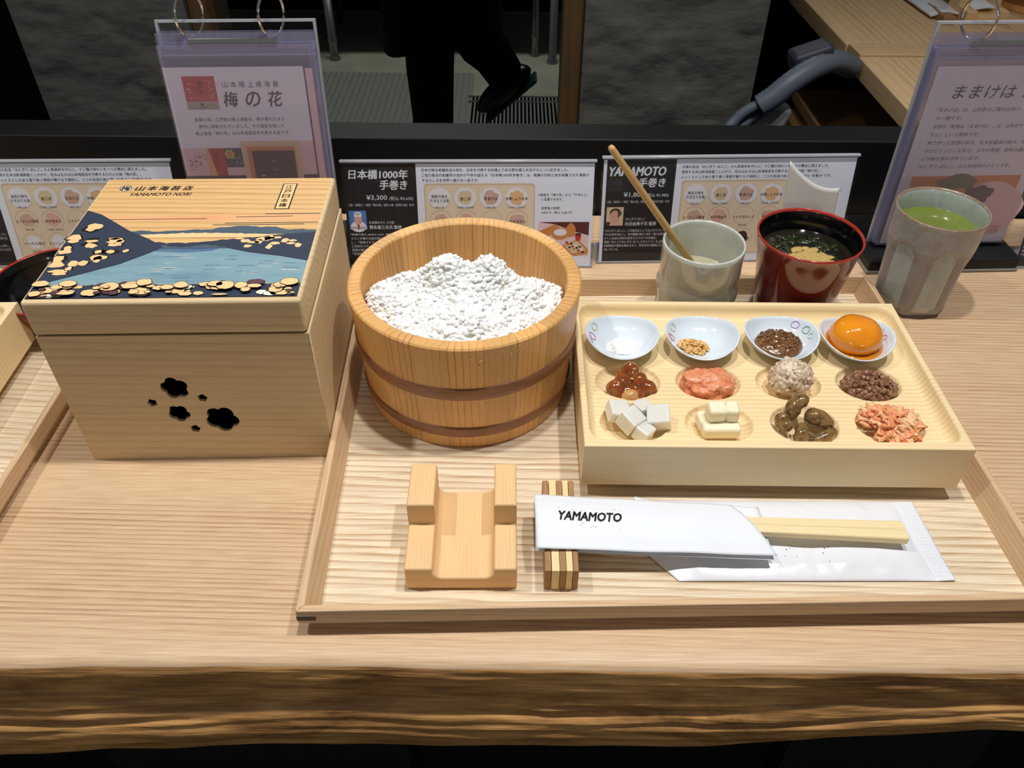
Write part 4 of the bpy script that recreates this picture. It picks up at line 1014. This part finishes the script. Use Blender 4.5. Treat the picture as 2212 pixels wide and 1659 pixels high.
# ---------------------------------------------------------------- flip signs with rings
def sign(label, loc, rz, tilt, kind):
    W, Lh = .1295, .2041
    root = thing('flip_sign', label, 'sign', loc, rz, 'acrylic flip signs with rings')
    MB().box(-.009, W+.008, -.030, .058, .0035, .0148).obj('base', 'black', root, bevel=.002, seg=2)
    MB().box(-.0095, W+.0085, -.0305, .0585, .0012, .0036).obj('base_strip', plain('base_strip_grey', (150, 148, 144), .4), root)
    z0 = .0152
    def ob(mb, name, mats, y=0, **k): return mb.obj(name, mats, root, (0, y, z0), (-tilt, 0, 0), **k)
    ob(MB().box(.0006, W, .004, .0068, 0, Lh), 'back_board', 'acry')
    m = MB()
    for a, b, c, d in ((0, .0022, 0, Lh), (W-.0018, W+.0004, 0, Lh), (0, W, Lh-.0014, Lh+.0004), (0, W, 0, .004)): m.box(a, b, .0036, .0072, c, d)
    ob(m, 'board_edge', 'edge')
    n = 6
    for i in range(n):
        y = .0025 - .0016*i; dz = -.0016*i
        x1 = W-.001 - (n-1-i)*.0004
        t = .1866 if kind == 'l' else .1860
        ob(MB().box(.001, W-.001, y, y+.00025, .004+dz*0, Lh-.0075), 'pocket', 'sleeve') if i in (0, n-1) else None
        mm = MB()
        for a, b, c, d in ((.001, W-.001, t+dz, t+dz+.0011), (.001, .0034, .004, t), (W-.0036-.0006*i, W-.0024-.0006*i, .004, t), (.001, W-.001, .004, .0062)): mm.box(a, b, y-.0002, y+.0004, c, d)
        ob(mm, 'pocket_seam', 'sleeve_edge')
    y = .0025-.0016*n
    ob(MB().box(.027, .098, y+.0006, y+.0012, .1876, .1924), 'slot_bar', 'chrome', bevel=.0004)
    s = Sheet('xz')
    if kind == 'l':
        s.rect(1.6, 5, 116.6, 171.2, WH, 0); s.rect(118, 5, 124, 169.6, PK, 0)
        s.rect(15.4, 143.4, 42, 164, RD, 1); s.rect(15.4, 136.8, 42, 143.4, FA, 1); s.disc(28, 141, 1.1, 1, INK, 2); s.text('のり', 25.4, 137.8, 6, 1.8, INK)
        random.seed(8)
        for i in range(60):
            q = random.choice((20, 37)); s.disc(q+random.gauss(0, 1.8), random.uniform(145, 162), .4, .4, PK, 2, 6)
        for i, ch in enumerate('梅の花'): s.text(ch, 27.6, 157.4-3.8*i, 3, 3, INK)
        for i, ch in enumerate('山本極上焼海苔'): s.text(ch, 47.6+7.0*i, 154.8, 4.8, 4.8, IG)
        for i, ch in enumerate('梅の花'): s.text(ch, 46.4+18.6*i, 138.8, 12.4, 12.4, INK, 2, .015, .15)
        for i, (tx, u, w) in enumerate((('創業の頃、江戸前の極上海苔は、梅の香ただよう', 18.7, 76), ('寒中に採取されていました。その歴史を冠した', 21, 73), ('極上海苔「梅の花」は山本海苔店を代表する品です。', 17, 81))): s.text(tx, u, 126.6-5.9*i, w, 3.2, IG)
        s.rect(1.6, 78.6, 22, 103.2, PK, 1); s.rect(22, 78.6, 38, 103.2, RD, 1); s.poly([(22, 78.6), (29, 78.6), (24.5, 103.2), (22, 103.2)], OR, 2); s.rect(38, 86, 56, 103.2, OL, 1); s.rect(38, 78.6, 56, 86, PK, 1); s.rect(104, 78.6, 116.6, 109, PK, 1); s.rect(1.6, 5, 116.6, 78.6, BR, 1)
        for i, ch in enumerate('梅の花'): s.text(ch, 29, 96-4*i, 3, 3, INK)
        for i in range(30):
            a = i*.7; s.disc(6+i*.45+2*math.sin(a), 88+4*math.sin(a*1.7)+i*.2, .7, .5, BR if i % 3 else RO, 2, 7)
        for i in range(6): s.disc(42.5+2.6*math.cos(i*1.047), 98+2.6*math.sin(i*1.047), 1.8, 1.8, YE, 3, 12)
        s.disc(42.5, 98, 2.2, 2.2, WD, 4)
        for i in range(9): s.disc(46+1.7*(i % 5)*1.1, 88+4.5*(i//5)+2*(i % 2), .8, .8, YE if i % 2 else BL, 3, 10)
        s.poly([(53.4, 109.2), (104.4, 109.2), (104.4, 60), (53.4, 60)], CF, 3); s.rect(57, 60, 101, 106, SH, 4); s.rect(58.4, 60, 99.6, 104, WD, 5); s.disc(0, 0, .1, .1, BR, 1, 3)
        s.rect(62.2, 60, 98.8, 100.6, BR, 6)
        for i in range(46): 
            u, v = random.uniform(63, 93), random.uniform(62, 98); s.line([(u, v), (u+random.uniform(2, 5), v+random.uniform(-1.5, 2.6))], random.uniform(.4, 1.3), 20 if i % 3 == 0 else PB if i % 5 == 0 else IG, 7)
    else:
        s.rect(6.4, 5, W*1000-3, 172.6, WH, 0)
        s.text('ままけは', 27, 145.2, 54, 11.4, INK, 2, -.012, .12); s.text('とは', 88.4, 145.4, 14, 7, INK, 2, -.012, .12)
        for i, (tx, u, w) in enumerate((('「ままけは」は、山形県のご飯のお供で、ご飯の漬物', 17.6, 99), ('の一種です。', 19.4, 23), ('名前の「飯喰は（ままけは）」は、山形弁で「ご飯が', 19.4, 97), ('すよ」という意味です。', 19.4, 44), ('麹で作った甘酒の甘み、丸大豆醤油の旨み、青唐辛', 19.2, 98), ('子のピリッとした辛さ、うりの食感、昆布の風味な', 19.2, 98), ('どが組み合わされています。', 19.2, 53), ('「おにぎり ぼんご」の人気具材のひとつです。', 17.6, 86))): s.text(tx, u, 133.8-7.45*i, w, 3.7, IG, 2, -.004, .12)
        s.rect(16.6, 14, 118, 74, WD, 1); s.poly([(16.6, 50), (60, 60), (66, 56), (40, 40), (16.6, 36)], OR, 2); s.disc(62, 68, 20, 7, GR, 2, 24, .4); s.disc(96, 40, 40, 26, PK, 2, 30, .2); s.disc(84, 56, 14, 8, BR, 3, 20, .5, 3); s.poly([(16.6, 14), (118, 14), (118, 22), (60, 30), (16.6, 26)], PB, 4)
    ob(s, 'printed_sheet', PM, y-.0002)
    ob(MB().box(.001, W-.001, y-.0022, y-.0019, .0042, Lh-.016), 'pocket', 'front_sleeve')
    for u in ((.0300, .0955) if kind == 'l' else (.0320, .0975)):
        R = .0150; c = Vector((u, .002, z0+Lh+.0035)); sg = 1 if kind == 'l' else -1; d1 = Vector((math.cos(1.02), sg*math.sin(1.02), 0)); pts = []
        for i in range(40):
            t = 2*PI*i/40; pts.append(c + d1*R*math.cos(t)*.98 + Vector((0, .0, 1))*R*1.15*math.sin(t) + Vector((0, tilt*(Lh), 0)))
        m = MB(); m.tube(pts, .00115, 10, 0, True); m.obj('ring', 'chrome', root)
    return root
sign('tall acrylic flip sign with a red package print, behind the nori box', (-.2917, .6632, 0), .05, .1165, 'l')
sign('tall acrylic flip sign with a white text page, behind the faceted tea cup', (.3461, .6875, 0), .0469, .0245, 'r')

# ---------------------------------------------------------------- neighbouring setting on the left
tray('oak serving tray cut off by the left edge, beside the nori box', (-.8010, .2750, 0), .0)
bpy.context.view_layer.update()
plate('pale wooden topping plate cut off by the left edge', (-.6480, .3585, .012), .035)
def bowl():
    root = thing('lacquer_bowl', 'wide red lacquer bowl with black inside, mostly hidden behind the nori box', 'bowl', (-.3880, .5720, .004))
    prof = [(.0250, 0), (.0262, .003), (.0250, .007), (.034, .011), (.044, .022), (.0488, .034), (.0500, .041), (.0496, .0425), (.0484, .0415), (.047, .034), (.042, .022), (.032, .013), (.0001, .010)]
    m = MB(); m.lathe(prof, 72, mats=[0]*6+[1]*2+[2]*6, caps=False); m.obj('body', ['lacq', 'lacq_rim', 'lacq_in'], root)
bowl()

# ---------------------------------------------------------------- second counter at the back right
def back_counter():
    root = thing('side_counter', 'pale wooden side counter running away at the upper right', 'counter', (0, 0, 0))
    def board(x0a, x0b, ya, yb, name, zt=0, th=.028, mat='side_board'):
        m = MB(); m.prism([(x0a, ya), (1.45, ya), (1.45, yb), (x0b, yb)], zt-th, zt); return m.obj(name, mat, root, bevel=.002)
    M['side_board'] = wood('side_counter_wood', (226, 194, 150), (184, 146, 102), 'y', .013, 8, 24, .04, .6, .3, .5)
    M['side_batten'] = wood('side_counter_batten', (216, 184, 140), (182, 146, 102), 'x', .012, 6, 24, .04, .6, .3, .5)
    board(.523, .514, .815, 1.238, 'board'); board(.511, .482, 1.290, 2.45, 'board'); board(.516, .513, 1.240, 1.288, 'batten', .003, .028, 'side_batten')
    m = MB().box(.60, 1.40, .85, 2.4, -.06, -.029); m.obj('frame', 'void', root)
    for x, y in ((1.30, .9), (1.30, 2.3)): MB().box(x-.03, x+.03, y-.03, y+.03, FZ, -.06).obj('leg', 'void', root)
back_counter()
holder('stepped beech hand roll holder on the side counter at the upper right', (.7300, 1.3850, 0), .02)
def far_items():
    m = MB()
    def f(u, v):
        x = .665+.055*u+.02*v; y = 1.66-.25*v; return (x, y, .004+.006*math.sin(PI*u)+.0015*noise.noise((u*5, v*5, 2)))
    m.grid(f, 14, 20); o = m.obj('towel_packet', 'plastic', None, solid=.003); tag(o, 'white towel packet on the side counter at the upper right', 'towel packet')
    m = MB()
    def g(u, v):
        x = .735+.05*u+.015*v; y = 1.66-.25*v; return (x, y, .014+.004*math.sin(PI*u))
    m.grid(g, 10, 16); o = m.obj('chopstick_sleeve', 'sleevepaper', None, solid=.003); tag(o, 'white paper chopstick sleeve on the side counter at the upper right', 'paper sleeve')
    m = MB().box(.695, .715, 1.385, 1.46, .0, .012); o = m.obj('chopstick_rest', 'bam_d', None, bevel=.001); tag(o, 'small brown chopstick rest on the side counter', 'chopstick rest')
far_items()
def drops():
    random.seed(21); m = MB()
    for u, z, r in ((10, .088, .0011), (14, .089, .0006), (17, .087, .0006), (9, .083, .0010), (24, .089, .0008), (28, .094, .0006), (30, .091, .0006), (27, .090, .0006), (16, .0855, .0005), (12, .0845, .0005), (5, .090, .0008), (-6, .050, .0006), (12, .046, .0006), (3, .052, .0004), (20, .093, .0005), (26, .095, .0005)):
        t = math.radians(-90+u); R = .0783+.0070*z/.098
        blob(m, (R*math.cos(t), R*math.sin(t), z), (r, r, r*1.1), None, 0, 1, 0, 2)
    o = m.obj('water_drops', plain('water_drop', (222, 190, 140), .05, coat=.8), tub_main, (0, 0, 0), (0, 0, -.06)); o['kind'] = 'stuff'
def copy_tub():
    c = copy_tree(tub_main); c.location = (.905, 1.50, 0); c['label'] = 'wooden rice tub cut off by the upper right corner'
copy_tub()
drops()

# ---------------------------------------------------------------- things under the side counter
def storage():
    grey = plain('hose_grey', (96, 104, 118), .45, spec=.4)
    root = thing('vacuum_cleaner', 'grey vacuum cleaner with a bent hose in the dark under the side counter', 'vacuum cleaner', (.42, 1.15, FZ))
    B = Vector((.42, 1.15, FZ))
    m = MB(); m.lathe([(.0001, 0), (.12, 0), (.13, .03), (.12, .16), (.08, .2), (.0001, .2)], 32, caps=False); m.obj('body', grey, root)
    def tb(name, pts, r):
        P = []
        for i in range(len(pts)-1):
            p0 = Vector(pts[max(i-1, 0)]); p1, p2 = Vector(pts[i]), Vector(pts[i+1]); p3 = Vector(pts[min(i+2, len(pts)-1)])
            for k in range(8):
                t = k/8; P.append(.5*((2*p1)+(p2-p0)*t+(2*p0-5*p1+4*p2-p3)*t*t+(3*p1-p0-3*p2+p3)*t**3))
        P.append(Vector(pts[-1])); P = [p-B for p in P]
        rad = [r*(1+.05*(i % 2)) for i in range(len(P))]
        m = MB(); m.tube(P, rad, 14); m.obj(name, grey, root)
    tb('hose', [(.36, 1.12, FZ+.18), (.27, 1.13, -.30), (.302, 1.14, -.105), (.326, 1.15, -.058), (.352, 1.15, -.038)], .0075)
    tb('hose', [(.40, 1.15, FZ+.18), (.31, 1.15, -.30), (.322, 1.15, -.11), (.340, 1.155, -.068), (.362, 1.16, -.054)], .0075)
    tb('handle', [(.354, 1.15, -.040), (.372, 1.15, -.026), (.395, 1.155, -.006), (.43, 1.17, .010), (.462, 1.19, .010), (.50, 1.22, -.01)], .0155)
    MB().obox(Vector((.425, 1.19, .016))-B, (.058, .04, .032), Euler((0, -.3, .1))).obj('grip_cover', plain('grip_dark', (52, 54, 66), .5), root, bevel=.008, seg=3)
    MB().obox(Vector((.372, 1.17, -.085))-B, (.05, .03, .09), Euler((0, .3, 0))).obj('valve', plain('valve_pale', (150, 158, 160), .5), root, bevel=.008, seg=3)
    bm = mottle('brown_board', [(206, 160, 108), (224, 178, 124)], 20, .7, 0)
    for i in range(7):
        z1 = -.2-.0235*i; dx = .008*math.sin(i*2.2)
        m = MB().box(.560+dx, .95, 1.385+.006*(i % 2), 1.62, z1-.0215, z1); o = m.obj('wooden_board', bm, None, bevel=.0015)
        tag(o, ['topmost brown board of the stack under the side counter', 'second brown board from the top of the stack', 'third brown board from the top of the stack', 'fourth brown board from the top of the stack', 'fifth brown board from the top of the stack', 'sixth brown board from the top of the stack', 'lowest brown board of the stack under the side counter'][i], 'board', 'brown boards stacked under the side counter')
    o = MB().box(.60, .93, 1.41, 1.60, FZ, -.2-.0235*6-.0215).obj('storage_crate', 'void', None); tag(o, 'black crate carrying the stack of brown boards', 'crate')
storage()

# ---------------------------------------------------------------- beyond the window
def outside():
    root = thing('ramp_plate', 'ribbed grey metal floor plate outside, left of the walking person', 'floor plate', (0, 0, FZ))
    m = MB().box(-.95, -.158, 2.45, 3.22, 0, .004)
    m.obj('sheet', 'ribbed', root)
    rib = MB().box(-.004, .004, 2.45, 3.22, .004, .008).obj('rib', 'ribbed', root, (-.93, 0, 0))
    for i in range(1, 34):
        c = rib.copy(); COL.objects.link(c); c.parent = root; c.location = (-.93+.0228*i, 0, 0)
    root = thing('drain_grate', 'dark slotted floor grate with pale edges outside', 'grate', (0, 0, FZ))
    MB().box(-.165, .19, 2.735, 2.985, 0, .002).obj('pit_shade', 'void', root)  # flat black sheet standing in for the shade below the slats
    for y in (2.728, 2.985): MB().box(-.168, .19, y-.006, y+.006, 0, .008).obj('edge_bar', 'metal', root)
    MB().box(-.168, .19, 2.93, 2.945, .002, .008).obj('edge_bar', 'metal', root)
    sl = MB().box(0, .0055, 2.735, 2.985, .002, .007).obj('slat', 'ribbed', root, (-.16, 0, 0))
    for i in range(1, 26):
        c = sl.copy(); COL.objects.link(c); c.parent = root; c.location = (-.16+.0136*i, 0, 0)
    root = thing('metal_bench', 'grey metal bench with round legs outside the window', 'bench', (-.2, 3.5, FZ))
    B = Vector((-.2, 3.5, FZ))
    for x, y, r in ((-.732, 3.37, .017), (.084, 3.43, .015), (-1.3, 3.4, .015)):
        m = MB(); m.lathe([(.0001, 0), (r*1.3, 0), (r*1.3, .006), (r, .01), (r, .07), (r*1.2, .075), (r*1.2, .082), (r, .087), (r, .28), (.0001, .28)], 20, caps=False); m.obj('leg', 'metal', root, Vector((x, y, FZ))-B)
    MB().box(-1.4, .55, -.12, .45, .27, .31).obj('seat', 'metal', root, bevel=.004)
    for x in (-1.0, -.5, .0): MB().box(x-.01, x+.01, -.1, -.06, .13, .27).obj('bracket', 'void', root)
    m = MB(); m.lathe([(.0001, 0), (.022, 0), (.022, .01), (.016, .016), (.016, 1.1), (.0001, 1.1)], 20, caps=False); o = m.obj('post', 'metal', None, (.153, 3.35, FZ)); tag(o, 'round grey post standing outside beside the bench', 'post')
    struct(MB().box(-2.6, 2.6, 4.0, 4.1, FZ, 1.6).obj('wall_back', 'void'))
outside()

def person():
    root = thing('person', 'walking person in black wide trousers and black shoes outside, seen below the knee', 'person', (-.17, 2.3, FZ))
    O = Vector((-.17, 2.3, FZ))
    def skin(name, V, E, R, mat, parent, sub=2, rootv=0):
        me = bpy.data.meshes.new(name); me.from_pydata([tuple(Vector(v)) for v in V], E, []); o = bpy.data.objects.new(name, me); COL.objects.link(o); o.parent = parent
        md = o.modifiers.new('skin', 'SKIN'); md.use_smooth_shade = True
        for i, r in enumerate(R): me.skin_vertices[0].data[i].radius = (r, r) if not isinstance(r, tuple) else r
        me.skin_vertices[0].data[rootv].use_root = True
        o.modifiers.new('sub', 'SUBSURF').render_levels = sub
        me.materials.append(mat); return o
    blk = M['void']; skn = plain('skin', (206, 162, 134), .5, sss=.1)
    # body: pelvis, spine, neck, head, arms into pockets, standing leg and trailing leg
    V = [(-.02, 0, .90), (-.03, 0, 1.10), (-.035, 0, 1.30), (-.04, 0, 1.42), (-.045, 0, 1.50), (-.06, -.0, 1.56), (-.06, 0, 1.64),
         (-.07, .02, .46), (-.075, .02, .20), (-.075, .02, .075), (-.17, .02, .04),
         (.03, -.05, .50), (.135, -.03, .40), (.165, -.03, .365), (.115, -.03, .29),
         (-.04, .19, 1.38), (-.03, .23, 1.12), (-.05, .15, .93), (-.04, -.19, 1.38), (-.03, -.23, 1.12), (-.05, -.15, .93), (-.05, .09, .86), (.0, -.09, .86)]
    Ed = [(0, 1), (1, 2), (2, 3), (3, 4), (4, 5), (5, 6), (0, 21), (21, 7), (7, 8), (8, 9), (9, 10), (0, 22), (22, 11), (11, 12), (12, 13), (13, 14), (3, 15), (15, 16), (16, 17), (3, 18), (18, 19), (19, 20)]
    R = [.13, .12, .13, .10, .055, .075, .085, .062, .05, .042, .035, .062, .045, .04, .035, .06, .045, .035, .06, .045, .035, .09, .09]
    skin('body', V, Ed, R, skn, root)
    # black clothing
    m = MB(); pr = [(.165, .455), (.160, .56), (.15, .75), (.155, .95), (.15, 1.15), (.165, 1.32), (.13, 1.42), (.07, 1.48)]
    pr = [(r*1.12 if z > .9 else r, z) for r, z in pr]
    m.lathe(pr, 36, c=(-.035, 0), fn=lambda r, z, t, j: (r*(1+.06*math.cos(t))*(1+(.22*abs(math.sin(t))**2 if z > .8 else 0)), z+(.02*math.cos(t)+.012*math.sin(3*t) if j == 0 else 0)), caps=False); m.obj('coat', blk, root, solid=.006)
    m = MB(); m.tube([(-.06, .02, .55), (-.068, .02, .36), (-.068, .02, .22), (-.072, .02, .10)], [.074, .068, .060, .062], 18); m.obj('trouser_leg', blk, root)
    m = MB(); m.tube([(.03, -.05, .55), (.085, -.04, .44), (.115, -.03, .405), (.160, -.03, .335)], [.075, .064, .056, .050], 18); m.obj('trouser_leg', blk, root)
    for s_ in (-1, 1):
        m = MB(); m.tube([(-.04, s_*.12, 1.42), (-.04, s_*.19, 1.38), (-.032, s_*.238, 1.24), (-.03, s_*.242, 1.10), (-.05, s_*.21, .96), (-.055, s_*.175, .88)], [.06, .082, .072, .066, .058, .05], 16); m.obj('coat_sleeve', blk, root)
    shoe = plain('black_shoe', (16, 18, 20), .3, spec=.5)
    def sh(c, ang, nm):
        m = MB(); blob(m, (0, 0, 0), (.096, .042, .036), None, .06, 1.2, 4, 4); m.v = [(x, y, max(z, -.028)*(1+.35*(x > 0)*min(1, x/.1)) if z > 0 else max(z, -.03)) for x, y, z in m.v]
        o = m.obj('shoe', shoe, root, c, (0, ang, PI*0)); MB().box(-.092, .092, -.036, .036, -.036, -.026).obj('sole', plain('shoe_sole', (40, 66, 70), .4), o, bevel=.01, seg=3)
        return o
    sh((-.12, .02, .038), 0, 0)
    sh((.142, -.03, .318), -.72, 1)
    for a in (-.025, .025):
        pass
    m = MB(); blob(m, (-.06, 0, 1.655), (.098, .085, .095), None, .05, 2, 3, 4); m.v = [(x+.012, y, z+.02) for x, y, z in m.v]; m.obj('hair', plain('black_hair', (20, 18, 18), .5), root)
    m = MB(); blob(m, (-.155, 0, 1.58), (.018, .012, .02), None, 0, 1, 0, 3); m.obj('nose', skn, root)
    for s_ in (-1, 1):
        m = MB(); blob(m, (-.142, s_*.03, 1.605), (.008, .012, .008), None, 0, 1, 0, 3); m.obj('eye', 'ink', root)
        m = MB(); blob(m, (-.05, s_*.083, 1.59), (.018, .008, .028), None, 0, 1, 0, 3); m.obj('ear', skn, root)
    m = MB(); blob(m, (-.135, 0, 1.535), (.008, .022, .006), None, 0, 1, 0, 3); m.obj('mouth', plain('lips', (150, 80, 74), .5), root)
person()
